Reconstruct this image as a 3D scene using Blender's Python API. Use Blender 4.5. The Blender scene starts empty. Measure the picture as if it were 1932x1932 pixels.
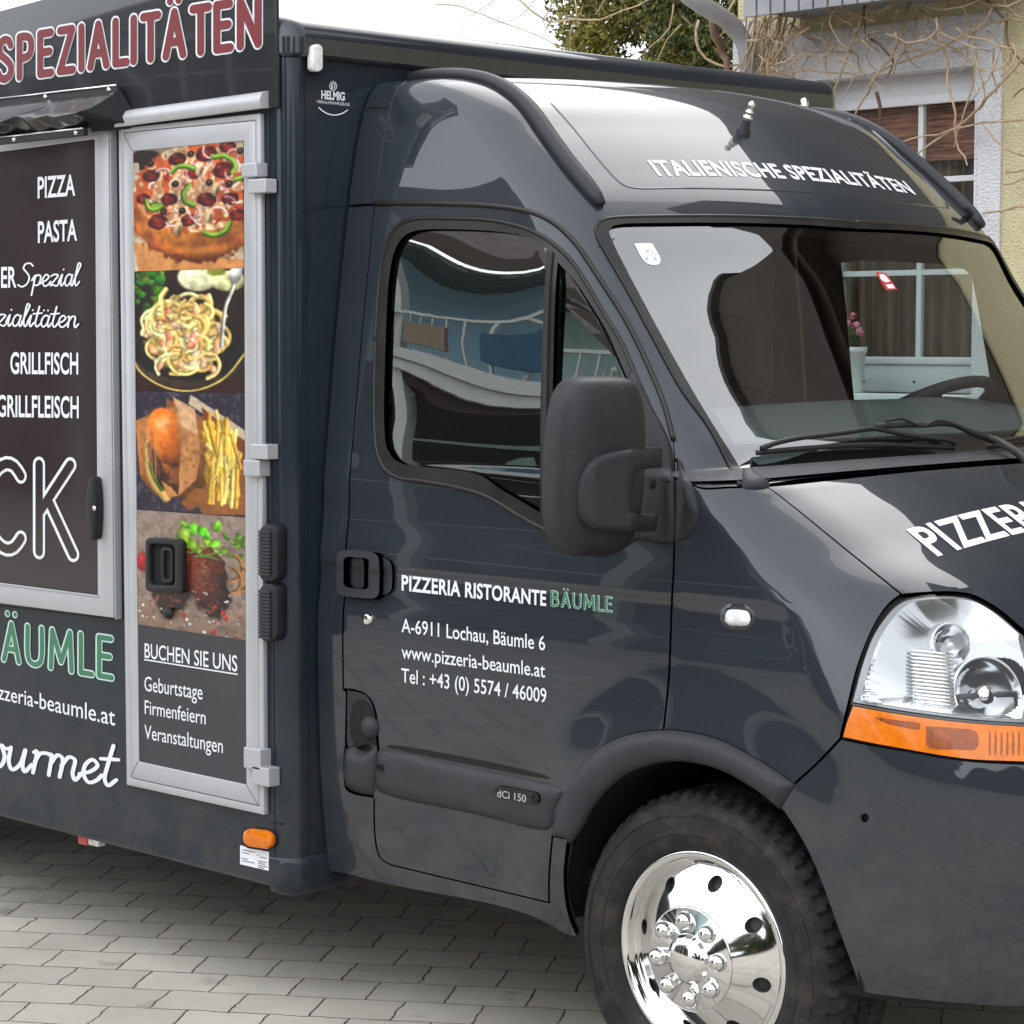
import bpy, bmesh, math, random
import numpy as np
from mathutils import Vector, Matrix
from mathutils.bvhtree import BVHTree
from mathutils.geometry import delaunay_2d_cdt
random.seed(7); rng = np.random.default_rng(7)
scene = bpy.context.scene
COL = scene.collection
R_ = math.radians

# ------------------------------------------------------------------ camera, sky, sun, exposure
FPX = 4482.0                                  # focal length for a frame 1932 units wide
CAM = np.array([3.2410127, -4.71836447, 1.64939816])
YAW, PITCH = R_(135.3264059748142), R_(4.172820752802192)
FW = np.array([math.cos(YAW)*math.cos(PITCH), math.sin(YAW)*math.cos(PITCH), -math.sin(PITCH)])
RT = np.array([math.sin(YAW), -math.cos(YAW), 0.0])
UP = np.cross(RT, FW)
cam_d = bpy.data.cameras.new('camera'); cam = bpy.data.objects.new('camera', cam_d); COL.objects.link(cam)
cam.matrix_world = Matrix(((RT[0], UP[0], -FW[0], CAM[0]), (RT[1], UP[1], -FW[1], CAM[1]),
                           (RT[2], UP[2], -FW[2], CAM[2]), (0, 0, 0, 1)))
cam_d.sensor_width = 36.0; cam_d.lens = FPX/1932.0*36.0
cam_d.clip_start = 0.05; cam_d.clip_end = 500
scene.camera = cam

SUN_EL, SUN_AZ = R_(56), R_(116)              # azimuth measured from +X towards +Y
world = bpy.data.worlds.new("World"); scene.world = world; world.use_nodes = True
wn = world.node_tree; wn.nodes.clear()
wo = wn.nodes.new('ShaderNodeOutputWorld'); wb = wn.nodes.new('ShaderNodeBackground')
sk = wn.nodes.new('ShaderNodeTexSky'); sk.sky_type = 'NISHITA'; sk.sun_disc = False
sk.sun_elevation = SUN_EL; sk.sun_rotation = R_(90) - SUN_AZ
sk.air_density = 1.6; sk.dust_density = 6.0; sk.ozone_density = 1.0
hs = wn.nodes.new('ShaderNodeHueSaturation'); hs.inputs['Saturation'].default_value = 0.16; hs.inputs['Value'].default_value = 0.55
nz = wn.nodes.new('ShaderNodeTexNoise'); nz.inputs['Scale'].default_value = 2.2; nz.inputs['Detail'].default_value = 4
tc = wn.nodes.new('ShaderNodeTexCoord')
wn.links.new(tc.outputs['Generated'], nz.inputs['Vector'])
mr = wn.nodes.new('ShaderNodeMapRange'); mr.inputs[3].default_value = 0.8; mr.inputs[4].default_value = 1.2
wn.links.new(nz.outputs['Fac'], mr.inputs[0])
ml = wn.nodes.new('ShaderNodeMixRGB'); ml.blend_type = 'MULTIPLY'; ml.inputs[0].default_value = 1
cl_ = wn.nodes.new('ShaderNodeMixRGB'); cl_.blend_type = 'ADD'; cl_.inputs[0].default_value = 1; cl_.inputs[2].default_value = (6.2, 6.4, 6.7, 1)   # even cloud layer
sx_ = wn.nodes.new('ShaderNodeSeparateXYZ'); wn.links.new(tc.outputs['Generated'], sx_.inputs[0])
gy = wn.nodes.new('ShaderNodeMapRange'); gy.inputs[1].default_value = -.9; gy.inputs[2].default_value = .1; gy.inputs[3].default_value = 2.9; gy.inputs[4].default_value = 1.0   # cloud is thinner on the yard side
wn.links.new(sx_.outputs[1], gy.inputs[0])
cm = wn.nodes.new('ShaderNodeMixRGB'); cm.blend_type = 'MULTIPLY'; cm.inputs[0].default_value = 1; cm.inputs[1].default_value = (6.0, 6.3, 6.7, 1); wn.links.new(gy.outputs[0], cm.inputs[2]); wn.links.new(cm.outputs[0], cl_.inputs[2])
wn.links.new(sk.outputs[0], hs.inputs['Color']); wn.links.new(hs.outputs[0], cl_.inputs[1]); wn.links.new(cl_.outputs[0], ml.inputs[1])
wn.links.new(mr.outputs[0], ml.inputs[2]); wn.links.new(ml.outputs[0], wb.inputs['Color'])
wb.inputs['Strength'].default_value = 0.13
wn.links.new(wb.outputs[0], wo.inputs['Surface'])
sun_d = bpy.data.lights.new('sun', 'SUN'); sun_d.energy = 0.55; sun_d.angle = R_(50); sun_d.color = (1, 0.97, 0.93)
sun = bpy.data.objects.new('sun', sun_d); COL.objects.link(sun)
sd = Vector((math.cos(SUN_EL)*math.cos(SUN_AZ), math.cos(SUN_EL)*math.sin(SUN_AZ), math.sin(SUN_EL)))
sun.rotation_euler = sd.to_track_quat('Z', 'Y').to_euler()
vs = scene.view_settings
vs.view_transform = 'Standard'; vs.look = 'None'; vs.gamma = 1; vs.use_curve_mapping = False; vs.exposure = 0.4
scene.render.engine = 'CYCLES'
scene.cycles.max_bounces = 10; scene.cycles.transparent_max_bounces = 12
scene.cycles.use_denoising = True

# ------------------------------------------------------------------ pixel <-> world
def ray(u, v):
    d = FW + (u-966.0)/FPX*RT - (v-966.0)/FPX*UP
    return d/np.linalg.norm(d)
def on(u, v, ax, val):
    d = ray(u, v); return CAM + d*((val-CAM[ax])/d[ax])
def onY(u, v, y): return on(u, v, 1, y)
def onX(u, v, x): return on(u, v, 0, x)
def proj(P):
    w = np.asarray(P, float)-CAM; z = w@FW
    return 966+FPX*(w@RT)/z, 966-FPX*(w@UP)/z
def spl(pts, step=8.0, closed=False):
    P = [np.array(p, float) for p in pts]
    if len(P) == 2:
        n = max(1, int(np.linalg.norm(P[1]-P[0])/step)); return [P[0]+(P[1]-P[0])*k/n for k in range(n+1)]
    out = []
    N = len(P)
    for i in range(N if closed else N-1):
        p1, p2 = P[i], P[(i+1) % N]
        p0 = P[i-1] if (i > 0 or closed) else 2*p1-p2
        p3 = P[(i+2) % N] if (i+2 < N or closed) else 2*p2-p1
        d1 = max(np.linalg.norm(p1-p0), 1e-6)**.5; d2 = max(np.linalg.norm(p2-p1), 1e-6)**.5; d3 = max(np.linalg.norm(p3-p2), 1e-6)**.5
        m1 = (p1-p0)/d1-(p2-p0)/(d1+d2)+(p2-p1)/d2; m2 = (p2-p1)/d2-(p3-p1)/(d2+d3)+(p3-p2)/d3
        m1, m2 = m1*d2, m2*d2
        n = max(1, int(np.linalg.norm(p2-p1)/step))
        for k in range(n):
            t = k/n
            out.append((2*t**3-3*t**2+1)*p1+(t**3-2*t**2+t)*m1+(-2*t**3+3*t**2)*p2+(t**3-t**2)*m2)
    if not closed: out.append(P[-1])
    return out
def outline(segs, step=8.0):
    out = []
    for s in segs:
        q = spl(s, step)
        if out and np.linalg.norm(np.array(q[0])-out[-1]) < 1e-6: q = q[1:]
        out += q
    if np.linalg.norm(out[0]-out[-1]) < 1e-6: out = out[:-1]
    return out
def inside(poly, pts):
    P = np.asarray(poly); X, Y = pts[:, 0], pts[:, 1]; r = np.zeros(len(pts), bool)
    x1, y1 = P[:, 0], P[:, 1]; x2, y2 = np.roll(x1, -1), np.roll(y1, -1)
    for a, b, c, d in zip(x1, y1, x2, y2):
        if b == d: continue
        r ^= ((b > Y) != (d > Y)) & (X < (c-a)*(Y-b)/(d-b)+a)
    return r
def segdist(poly, pts):
    P = np.asarray(poly); d = np.full(len(pts), 1e9)
    for a, b in zip(P, np.roll(P, -1, axis=0)):
        ab = b-a; L = ab@ab+1e-18; t = np.clip((pts-a)@ab/L, 0, 1)
        d = np.minimum(d, np.linalg.norm(pts-(a+t[:, None]*ab), axis=1))
    return d
def cdt(loops, grid=None):
    """triangulate first loop minus the others; returns pts (n,2), tris, loop index lists"""
    pts = []; edges = []; idx = []
    for L in loops:
        b = len(pts); n = len(L); pts += [tuple(p) for p in L]; edges += [(b+i, b+(i+1) % n) for i in range(n)]; idx.append(list(range(b, b+n)))
    A = np.asarray(loops[0])
    if grid:
        x0, y0 = A.min(0); x1, y1 = A.max(0)
        gx, gy = np.meshgrid(np.arange(x0, x1, grid)+grid*.5, np.arange(y0, y1, grid)+grid*.5)
        gx[1::2] += grid*.5
        G = np.stack([gx.ravel(), gy.ravel()], 1); m = inside(loops[0], G)
        for H in loops[1:]: m &= ~inside(H, G)
        G = G[m]; D = np.full(len(G), 1e9)
        for L in loops: D = np.minimum(D, segdist(L, G)) if len(G) else D
        pts += [tuple(p) for p in G[D > grid*.45]]
    vo, eo, fo, ov, oe, of = delaunay_2d_cdt([Vector(p) for p in pts], edges, [], 0, 1e-7)
    V = np.array([tuple(v) for v in vo]); F = [f for f in fo]
    C = np.array([V[list(f)].mean(0) for f in F]); m = inside(loops[0], C)
    for H in loops[1:]: m &= ~inside(H, C)
    F = [f for f, k in zip(F, m) if k]
    inv = {}
    for k, o in enumerate(ov):
        for j in o: inv.setdefault(j, k)
    idx = [[inv[i] for i in L if i in inv] for L in idx]
    return V, F, idx

# ------------------------------------------------------------------ objects
def tag(o, label=None, cat=None, group=None, kind=None):
    if label: o['label'] = label
    if cat: o['category'] = cat
    if group: o['group'] = group
    if kind: o['kind'] = kind
    return o
def empty(name, loc, label, cat, group=None):
    o = bpy.data.objects.new(name, None); COL.objects.link(o); o.location = loc; o.empty_display_size = .2
    return tag(o, label, cat, group)
def mobj(name, verts, faces, mat, parent=None, smooth=False, normals=None, label=None):
    me = bpy.data.meshes.new(name); me.from_pydata([tuple(map(float, v)) for v in verts], [], [tuple(map(int, f)) for f in faces]); me.update()
    if isinstance(mat, (list, tuple)):
        for m in mat: me.materials.append(m)
    elif mat: me.materials.append(mat)
    if smooth or normals is not None: me.polygons.foreach_set('use_smooth', [True]*len(me.polygons))
    if normals is not None: me.normals_split_custom_set_from_vertices([tuple(map(float, n)) for n in normals])
    o = bpy.data.objects.new(name, me); COL.objects.link(o)
    if parent:
        o.parent = parent
        bpy_parent_inv(o, parent)
    if label: o['label'] = label
    return o
PW = {}
def bpy_parent_inv(o, p):
    # every parent sits unrotated; keep world coordinates in the mesh
    off = Vector((0, 0, 0)); q = p
    while q: off += q.location; q = q.parent
    o.location = -off if p.type == 'EMPTY' and p.parent is None else Vector((0, 0, 0))
def bm_obj(name, bm, mat, parent=None, smooth=False, auto=None, label=None):
    me = bpy.data.meshes.new(name); bm.normal_update(); bm.to_mesh(me); bm.free()
    if mat: me.materials.append(mat)
    if smooth: me.polygons.foreach_set('use_smooth', [True]*len(me.polygons))
    if auto is not None:
        me.polygons.foreach_set('use_smooth', [True]*len(me.polygons)); me.set_sharp_from_angle(angle=R_(auto))
    o = bpy.data.objects.new(name, me); COL.objects.link(o)
    if parent: o.parent = parent; bpy_parent_inv(o, parent)
    if label: o['label'] = label
    return o
class MB:
    def __init__(s): s.v = []; s.f = []
    def add(s, v, f):
        b = len(s.v); s.v += [tuple(map(float, x)) for x in v]; s.f += [tuple(int(i)+b for i in q) for q in f]; return s
    def box(s, a, b, rot=None, c=None):
        x0, y0, z0 = a; x1, y1, z1 = b
        V = [(x0,y0,z0),(x1,y0,z0),(x1,y1,z0),(x0,y1,z0),(x0,y0,z1),(x1,y0,z1),(x1,y1,z1),(x0,y1,z1)]
        return s.add(V, [(0,3,2,1),(4,5,6,7),(0,1,5,4),(1,2,6,5),(2,3,7,6),(3,0,4,7)])
    def tube(s, path, r, n=8, cap=True):
        P = [np.array(p, float) for p in path]; m = len(P); rr = r if hasattr(r, '__len__') else [r]*m
        V = []; prev = None
        for i in range(m):
            t = P[min(i+1, m-1)]-P[max(i-1, 0)]; t = t/(np.linalg.norm(t)+1e-12)
            if prev is None:
                a = np.array([0, 0, 1.]) if abs(t[2]) < .9 else np.array([1., 0, 0]); nrm = np.cross(t, a)
            else: nrm = prev-t*(prev@t)
            nrm = nrm/(np.linalg.norm(nrm)+1e-12); prev = nrm; bi = np.cross(t, nrm)
            for k in range(n):
                a = 2*math.pi*k/n; V.append(P[i]+rr[i]*(math.cos(a)*nrm+math.sin(a)*bi))
        F = [(i*n+k, i*n+(k+1) % n, (i+1)*n+(k+1) % n, (i+1)*n+k) for i in range(m-1) for k in range(n)]
        if cap: F += [tuple(range(n-1, -1, -1)), tuple((m-1)*n+k for k in range(n))]
        return s.add(V, F)
    def lathe(s, prof, origin, axis, n=48, xdir=None, closed=False):
        """prof: (r, h) along axis"""
        a = np.array(axis, float); a /= np.linalg.norm(a)
        x = np.array(xdir if xdir is not None else ((0, 0, 1) if abs(a[2]) < .9 else (1, 0, 0)), float); x -= a*(x@a); x /= np.linalg.norm(x); y = np.cross(a, x)
        o = np.array(origin, float); V = []
        for r, h in prof:
            for k in range(n):
                t = 2*math.pi*k/n; V.append(o+a*h+r*(math.cos(t)*x+math.sin(t)*y))
        m = len(prof); F = [(i*n+k, i*n+(k+1) % n, (i+1)*n+(k+1) % n, (i+1)*n+k) for i in range(m-1) for k in range(n)]
        return s.add(V, F)
    def obj(s, name, mat, parent=None, smooth=False, auto=None, bevel=0, label=None):
        bm = bmesh.new(); vs_ = [bm.verts.new(v) for v in s.v]
        for f in s.f:
            try: bm.faces.new([vs_[i] for i in f])
            except ValueError: pass
        if bevel:
            bmesh.ops.bevel(bm, geom=bm.edges[:], offset=bevel, segments=2, profile=.5, affect='EDGES', clamp_overlap=True)
        bmesh.ops.recalc_face_normals(bm, faces=bm.faces[:])
        return bm_obj(name, bm, mat, parent, smooth, auto, label)
def prism(loops, y0, y1, mat, name, parent, bevel=.0015, label=None, auto=40):
    """loops of pixels read on the plane Y=y0 (outer, holes), extruded to Y=y1"""
    L3 = [[onY(p[0], p[1], y0) for p in L] for L in loops]
    return prism3([[(p[0], p[2]) for p in L] for L in L3], y0, y1, mat, name, parent, bevel, label, auto)
def prism3(loops, y0, y1, mat, name, parent, bevel=.0015, label=None, auto=40):
    V, F, idx = cdt([[np.array(p) for p in L] for L in loops])
    n = len(V); v = [(p[0], y0, p[1]) for p in V]+[(p[0], y1, p[1]) for p in V]
    bm = bmesh.new(); bv = [bm.verts.new(p) for p in v]
    for f in F:
        bm.faces.new([bv[i] for i in f]); bm.faces.new([bv[i+n] for i in reversed(f)])
    for L in idx:
        for a, b in zip(L, L[1:]+L[:1]): bm.faces.new([bv[a], bv[b], bv[b+n], bv[a+n]])
    bmesh.ops.recalc_face_normals(bm, faces=bm.faces[:])
    bmesh.ops.dissolve_limit(bm, angle_limit=R_(1), verts=bm.verts[:], edges=bm.edges[:])
    if bevel:
        e = [e for e in bm.edges if len(e.link_faces) == 2 and e.calc_face_angle(0) > .5]
        bmesh.ops.bevel(bm, geom=e, offset=bevel, segments=2, profile=.5, affect='EDGES', clamp_overlap=True)
    return bm_obj(name, bm, mat, parent, False, auto, label)
def rrect(u0, v0, u1, v1, r, n=5, sk=0.0):
    """rounded rectangle in pixels; sk = v slope along u"""
    out = []
    for cx, cy, a0 in ((u1-r, v0+r, -90), (u1-r, v1-r, 0), (u0+r, v1-r, 90), (u0+r, v0+r, 180)):
        for k in range(n+1):
            a = R_(a0+90*k/n); x = cx+r*math.cos(a); y = cy+r*math.sin(a); out.append((x, y+sk*(x-u0)))
    return out

# ------------------------------------------------------------------ materials
def mat(name, col, rough=.5, metal=0., coat=0., coat_r=.03, spec=.5, bump=None, var=None, trans=0., ior=1.45, bump_d=.002, emis=None, dirt=None):
    m = bpy.data.materials.new(name); m.use_nodes = True; nt = m.node_tree; b = nt.nodes['Principled BSDF']
    b.inputs['Base Color'].default_value = (*col, 1); b.inputs['Roughness'].default_value = rough; b.inputs['Metallic'].default_value = metal
    b.inputs['Coat Weight'].default_value = coat; b.inputs['Coat Roughness'].default_value = coat_r; b.inputs['Specular IOR Level'].default_value = spec
    b.inputs['Transmission Weight'].default_value = trans; b.inputs['IOR'].default_value = ior
    tcn = nt.nodes.new('ShaderNodeTexCoord')
    if var or bump or dirt:
        pass
    if var:
        sc_, amt = var
        n = nt.nodes.new('ShaderNodeTexNoise'); n.inputs['Scale'].default_value = sc_; n.inputs['Detail'].default_value = 6; n.inputs['Roughness'].default_value = .65
        nt.links.new(tcn.outputs['Object'], n.inputs['Vector'])
        mp = nt.nodes.new('ShaderNodeMapRange'); mp.inputs[1].default_value = .3; mp.inputs[2].default_value = .7; mp.inputs[3].default_value = 1-amt; mp.inputs[4].default_value = 1+amt
        nt.links.new(n.outputs['Fac'], mp.inputs[0])
        mx = nt.nodes.new('ShaderNodeMixRGB'); mx.blend_type = 'MULTIPLY'; mx.inputs[0].default_value = 1; mx.inputs[1].default_value = (*col, 1)
        nt.links.new(mp.outputs[0], mx.inputs[2]); nt.links.new(mx.outputs[0], b.inputs['Base Color'])
        mr_ = nt.nodes.new('ShaderNodeMapRange'); mr_.inputs[1].default_value = .3; mr_.inputs[2].default_value = .7
        mr_.inputs[3].default_value = max(0, rough*(1-amt)); mr_.inputs[4].default_value = min(1, rough*(1+amt))
        nt.links.new(n.outputs['Fac'], mr_.inputs[0]); nt.links.new(mr_.outputs[0], b.inputs['Roughness'])
    if bump:
        sc_, st = bump
        n = nt.nodes.new('ShaderNodeTexNoise'); n.inputs['Scale'].default_value = sc_; n.inputs['Detail'].default_value = 5
        nt.links.new(tcn.outputs['Object'], n.inputs['Vector'])
        bp = nt.nodes.new('ShaderNodeBump'); bp.inputs['Strength'].default_value = st; bp.inputs['Distance'].default_value = bump_d
        nt.links.new(n.outputs['Fac'], bp.inputs['Height']); nt.links.new(bp.outputs[0], b.inputs['Normal'])
        if coat and bump_d < .0011: nt.links.new(bp.outputs[0], b.inputs['Coat Normal'])
    return m
M = {}
M['paint'] = mat('anthracite_paint', (.0185, .0235, .0295), .4, coat=1., coat_r=.015, spec=.12, var=(3., .12))
M['box_paint'] = mat('anthracite_box_paint', (.012, .018, .026), .45, coat=.55, coat_r=.10, spec=.1, var=(4., .15), bump=(2.2, .25), bump_d=.001)
M['sign_film'] = mat('anthracite_sign_film', (.026, .027, .030), .4, coat=.8, coat_r=.06, spec=.1, var=(3., .1), bump=(1.6, .35), bump_d=.001)
M['skirt_film'] = mat('grey_door_film', (.045, .047, .048), .6, spec=.3, var=(6., .1))
M['menu_film'] = mat('dark_menu_film', (.024, .015, .018), .4, coat=.8, coat_r=.06, spec=.1, var=(4., .15), bump=(1.4, .3), bump_d=.001)
M['gap'] = mat('black_gap', (.004, .004, .004), .8)
M['plastic'] = mat('black_plastic', (.014, .014, .0155), .5, spec=.35, bump=(900, .15), var=(8., .15))
M['plastic2'] = mat('grey_black_trim_plastic', (.026, .027, .031), .52, spec=.35, bump=(700, .12), var=(5., .2))
M['rubber'] = mat('seal_rubber', (.014, .013, .012), .36, spec=.4, var=(12., .2))
M['alu'] = mat('anodised_aluminium', (.44, .44, .455), .42, metal=.35, var=(7., .06))
M['chrome'] = mat('chrome', (.72, .72, .71), .07, metal=1., var=(5., .05))
M['chrome_rough'] = mat('satin_chrome', (.75, .75, .74), .12, metal=1.)
M['tyre'] = mat('tyre_rubber', (.013, .013, .014), .66, spec=.3, var=(14., .35), bump=(160, .25))
M['white'] = mat('white_film', (.72, .73, .76), .4)
M['red'] = mat('red_film', (.165, .013, .017), .4, coat=.3, coat_r=.08)
M['green'] = mat('green_film', (.03, .155, .08), .4, coat=.25, coat_r=.06)
M['mint'] = mat('mint_film', (.52, .68, .60), .45)
M['orange'] = mat('orange_lens', (.64, .150, .0005), .2, coat=.2, coat_r=.03, var=(70, .2))
M['seat'] = mat('dark_seat_fabric', (.02, .02, .021), .85, var=(30, .2))
M['dash'] = mat('grey_dashboard', (.10, .115, .115), .7, var=(10, .1))
M['lamp_white'] = mat('white_lamp_lens', (.75, .75, .74), .2, coat=1., var=(40, .3))
def glass(name, tint, f0=.08, rough=.005):
    m = bpy.data.materials.new(name); m.use_nodes = True; nt = m.node_tree; nt.nodes.clear()
    N = nt.nodes.new; o = N('ShaderNodeOutputMaterial'); mx = N('ShaderNodeMixShader'); lw = N('ShaderNodeLayerWeight'); lw.inputs[0].default_value = .5
    pw = N('ShaderNodeMath'); pw.operation = 'POWER'; pw.inputs[1].default_value = 5; mr = N('ShaderNodeMapRange'); mr.inputs[3].default_value = f0; mr.inputs[4].default_value = 1
    t = N('ShaderNodeBsdfTransparent'); t.inputs[0].default_value = (*tint, 1); g = N('ShaderNodeBsdfGlossy'); g.inputs['Roughness'].default_value = rough
    nt.links.new(lw.outputs['Facing'], pw.inputs[0]); nt.links.new(pw.outputs[0], mr.inputs[0]); nt.links.new(mr.outputs[0], mx.inputs[0])
    nt.links.new(t.outputs[0], mx.inputs[1]); nt.links.new(g.outputs[0], mx.inputs[2]); nt.links.new(mx.outputs[0], o.inputs[0])
    return m
M['glass'] = glass('tinted_cab_glass', (.86, .94, .92), .33)
M['far_glass'] = glass('tinted_far_glass', (.84, .94, .91), .08)
M['side_glass'] = glass('tinted_side_glass', (.60, .82, .79), .40)
M['clear'] = glass('clear_lens', (.95, .96, .96), .05)
M['house_glass'] = glass('house_window_glass', (.92, .92, .92), .045)
M['frit'] = mat('black_glass_edge', (.004, .004, .004), .6, spec=.1)

def dust(m):
    """road dust low on the panels"""
    nt = m.node_tree; b = nt.nodes['Principled BSDF']; src = b.inputs['Base Color'].links[0].from_socket; N = nt.nodes.new; L = nt.links.new
    t = N('ShaderNodeTexCoord'); sp = N('ShaderNodeSeparateXYZ'); L(t.outputs['Object'], sp.inputs[0]); z = N('ShaderNodeMapRange'); z.inputs[1].default_value = .85; z.inputs[2].default_value = .30; z.inputs[3].default_value = 0; z.inputs[4].default_value = .42; L(sp.outputs[2], z.inputs[0])
    n = N('ShaderNodeTexNoise'); n.inputs['Scale'].default_value = 7; n.inputs['Detail'].default_value = 9; n.inputs['Roughness'].default_value = .75; L(t.outputs['Object'], n.inputs[0])
    r = N('ShaderNodeMapRange'); r.inputs[1].default_value = .38; r.inputs[2].default_value = .72; L(n.outputs['Fac'], r.inputs[0]); f = N('ShaderNodeMath'); f.operation = 'MULTIPLY'; L(z.outputs[0], f.inputs[0]); L(r.outputs[0], f.inputs[1])
    sn = N('ShaderNodeTexNoise'); sn.inputs['Scale'].default_value = 150; sn.inputs['Detail'].default_value = 2; L(t.outputs['Object'], sn.inputs[0]); sr = N('ShaderNodeMapRange'); sr.inputs[1].default_value = .74; sr.inputs[2].default_value = .80; sr.inputs[4].default_value = .5; L(sn.outputs['Fac'], sr.inputs[0]); mxm = N('ShaderNodeMath'); mxm.operation = 'MAXIMUM'; L(f.outputs[0], mxm.inputs[0]); L(sr.outputs[0], mxm.inputs[1])
    mx = N('ShaderNodeMixRGB'); mx.inputs[2].default_value = (.105, .095, .08, 1); L(mxm.outputs[0], mx.inputs[0]); L(src, mx.inputs[1]); L(mx.outputs[0], b.inputs['Base Color'])
    c = N('ShaderNodeMath'); c.operation = 'MULTIPLY_ADD'; c.inputs[1].default_value = .35; c.inputs[2].default_value = b.inputs['Coat Roughness'].default_value; L(f.outputs[0], c.inputs[0]); L(c.outputs[0], b.inputs['Coat Roughness'])
for k in ('paint', 'box_paint', 'plastic2'): dust(M[k])
def tint(m, col, scale, lo, hi, amt):
    nt = m.node_tree; b = nt.nodes['Principled BSDF']; src = b.inputs['Base Color'].links[0].from_socket; N = nt.nodes.new; L = nt.links.new
    t = N('ShaderNodeTexCoord'); n = N('ShaderNodeTexNoise'); n.inputs['Scale'].default_value = scale; n.inputs['Detail'].default_value = 8; n.inputs['Roughness'].default_value = .7; L(t.outputs['Object'], n.inputs[0])
    r = N('ShaderNodeMapRange'); r.inputs[1].default_value = lo; r.inputs[2].default_value = hi; r.inputs[4].default_value = amt; L(n.outputs['Fac'], r.inputs[0]); mx = N('ShaderNodeMixRGB'); mx.inputs[2].default_value = (*col, 1); L(r.outputs[0], mx.inputs[0]); L(src, mx.inputs[1]); L(mx.outputs[0], b.inputs['Base Color'])
tint(M['tyre'], (.07, .058, .045), 22, .46, .72, .55); tint(M['plastic'], (.05, .05, .05), 30, .55, .75, .35)

# ------------------------------------------------------------------ cab surface: plan outlines stacked along the profile
#   zs,   F(x at centre), bow,  rx,   ry,   Wf,    Wr,    crown
ROWS = np.array([
 (.24,  .70, .08, .28, .40, .900, .930, .0),
 (.30,  .77, .10, .32, .42, .925, .945, .0),
 (.40,  .84, .12, .36, .46, .950, .962, .0),
 (.60,  .875,.13, .38, .47, .968, .980, .0),
 (.80,  .86, .13, .38, .47, .974, .985, .0),
 (.90,  .80, .13, .34, .43, .974, .986, .005),
 (1.00, .69, .13, .28, .36, .972, .984, .015),
 (1.135,.50, .13, .20, .27, .966, .976, .04),
 (1.21, .37, .13, .17, .24, .960, .971, .045),
 (1.30, .24, .14, .14, .20, .950, .963, .035),
 (1.345,.165,.14, .12, .17, .943, .958, .025),
 (1.362,.078,.15, .115,.155,.941, .956, .022),
 (1.42, .030,.15, .11, .14, .934, .949, .02),
 (1.49,-.03, .15, .11, .13, .926, .940, .02),
 (1.65,-.165,.15, .10, .12, .905, .922, .022),
 (1.79,-.272,.15, .10, .12, .886, .903, .026),
 (1.906,-.34,.15, .10, .12, .868, .888, .03),
 (1.95,-.375,.15, .10, .12, .862, .881, .03),
 (2.03,-.46, .15, .10, .12, .850, .868, .03),
 (2.13,-.575,.15, .10, .12, .828, .847, .03),
 (2.21,-.675,.15, .10, .12, .806, .825, .028),
 (2.255,-.76,.15, .10, .12, .785, .802, .024),
 (2.277,-.83,.15, .10, .12, .760, .776, .018),
 (2.288,-.90,.15, .10, .12, .715, .730, .012),
 (2.293,-.97,.12, .08, .10, .60, .62, .008),
])
dz_ = np.diff(ROWS[:, [0, 1, 5]], axis=0); SK = np.concatenate([[0], np.cumsum(np.linalg.norm(dz_, axis=1))])
SMAX = SK[-1]
def pchip_slopes(x, y):
    h = np.diff(x); d = np.diff(y)/h; m = np.zeros_like(y)
    for i in range(1, len(x)-1):
        if d[i-1]*d[i] > 0:
            w1 = 2*h[i]+h[i-1]; w2 = h[i]+2*h[i-1]; m[i] = (w1+w2)/(w1/d[i-1]+w2/d[i])
    m[0] = d[0]; m[-1] = d[-1]; return m
SL = np.stack([pchip_slopes(SK, ROWS[:, c]) for c in range(8)], 1)
def rowat(s):
    s = np.clip(s, 0, SMAX-1e-9); i = np.clip(np.searchsorted(SK, s, 'right')-1, 0, len(SK)-2)
    h = SK[i+1]-SK[i]; t = (s-SK[i])/h
    h00 = 2*t**3-3*t**2+1; h10 = t**3-2*t**2+t; h01 = -2*t**3+3*t**2; h11 = t**3-t**2
    return h00[:, None]*ROWS[i]+(h10*h)[:, None]*SL[i]+h01[:, None]*ROWS[i+1]+(h11*h)[:, None]*SL[i+1]
def sstep(a, b, x):
    t = np.clip((x-a)/(b-a), 0, 1); return t*t*(3-2*t)
XR = -1.215; T0 = .68
WHX, WHZ = 0.0, .345
def S(s, t):
    """s along the profile, t: 0 centre .. 1 corner .. 2 rear edge; negative t is the far side"""
    s = np.asarray(s, float); t = np.asarray(t, float); sg = np.where(t < 0, 1.0, -1.0); t = np.abs(t)
    z, F, bow, rx, ry, Wf, Wr, cr = rowat(s).T
    th = np.clip((t-T0)/(1-T0), 0, 1)*(math.pi/2)
    y = np.where(t < T0, (Wf-ry)*t/T0, Wf-ry+ry*np.sin(th))
    x = F-bow*(y/Wf)**2-rx*(1-np.cos(th))
    zz = z+cr*(1-(np.minimum(y, Wf)/Wf)**2)
    q = np.clip(t-1, 0, 1); xf = F-bow-rx
    sx = xf+(XR-xf)*q; X = np.where(t > 1, sx, x)
    hh = q*q*(3-2*q); Y = np.where(t > 1, Wf+(Wr-Wf)*hh, y)
    side = sstep(.93, 1.0, t)
    # pressed belt band on the flank
    fade = 1-sstep(.20, .34, X)
    Y = Y-side*fade*.007*(sstep(1.112, 1.088, zz))*sstep(.985, 1.05, zz)
    # flared wheel arch lip
    d = np.hypot(X-WHX, zz-WHZ)
    Y = Y+side*.018*sstep(.62, .44, d)*sstep(.30, .5, zz)
    # slight hollow in the door below the window
    Y = Y-side*.006*np.exp(-((zz-1.22)/.06)**2)*fade
    return np.stack([X, sg*Y, zz], -1)
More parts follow.
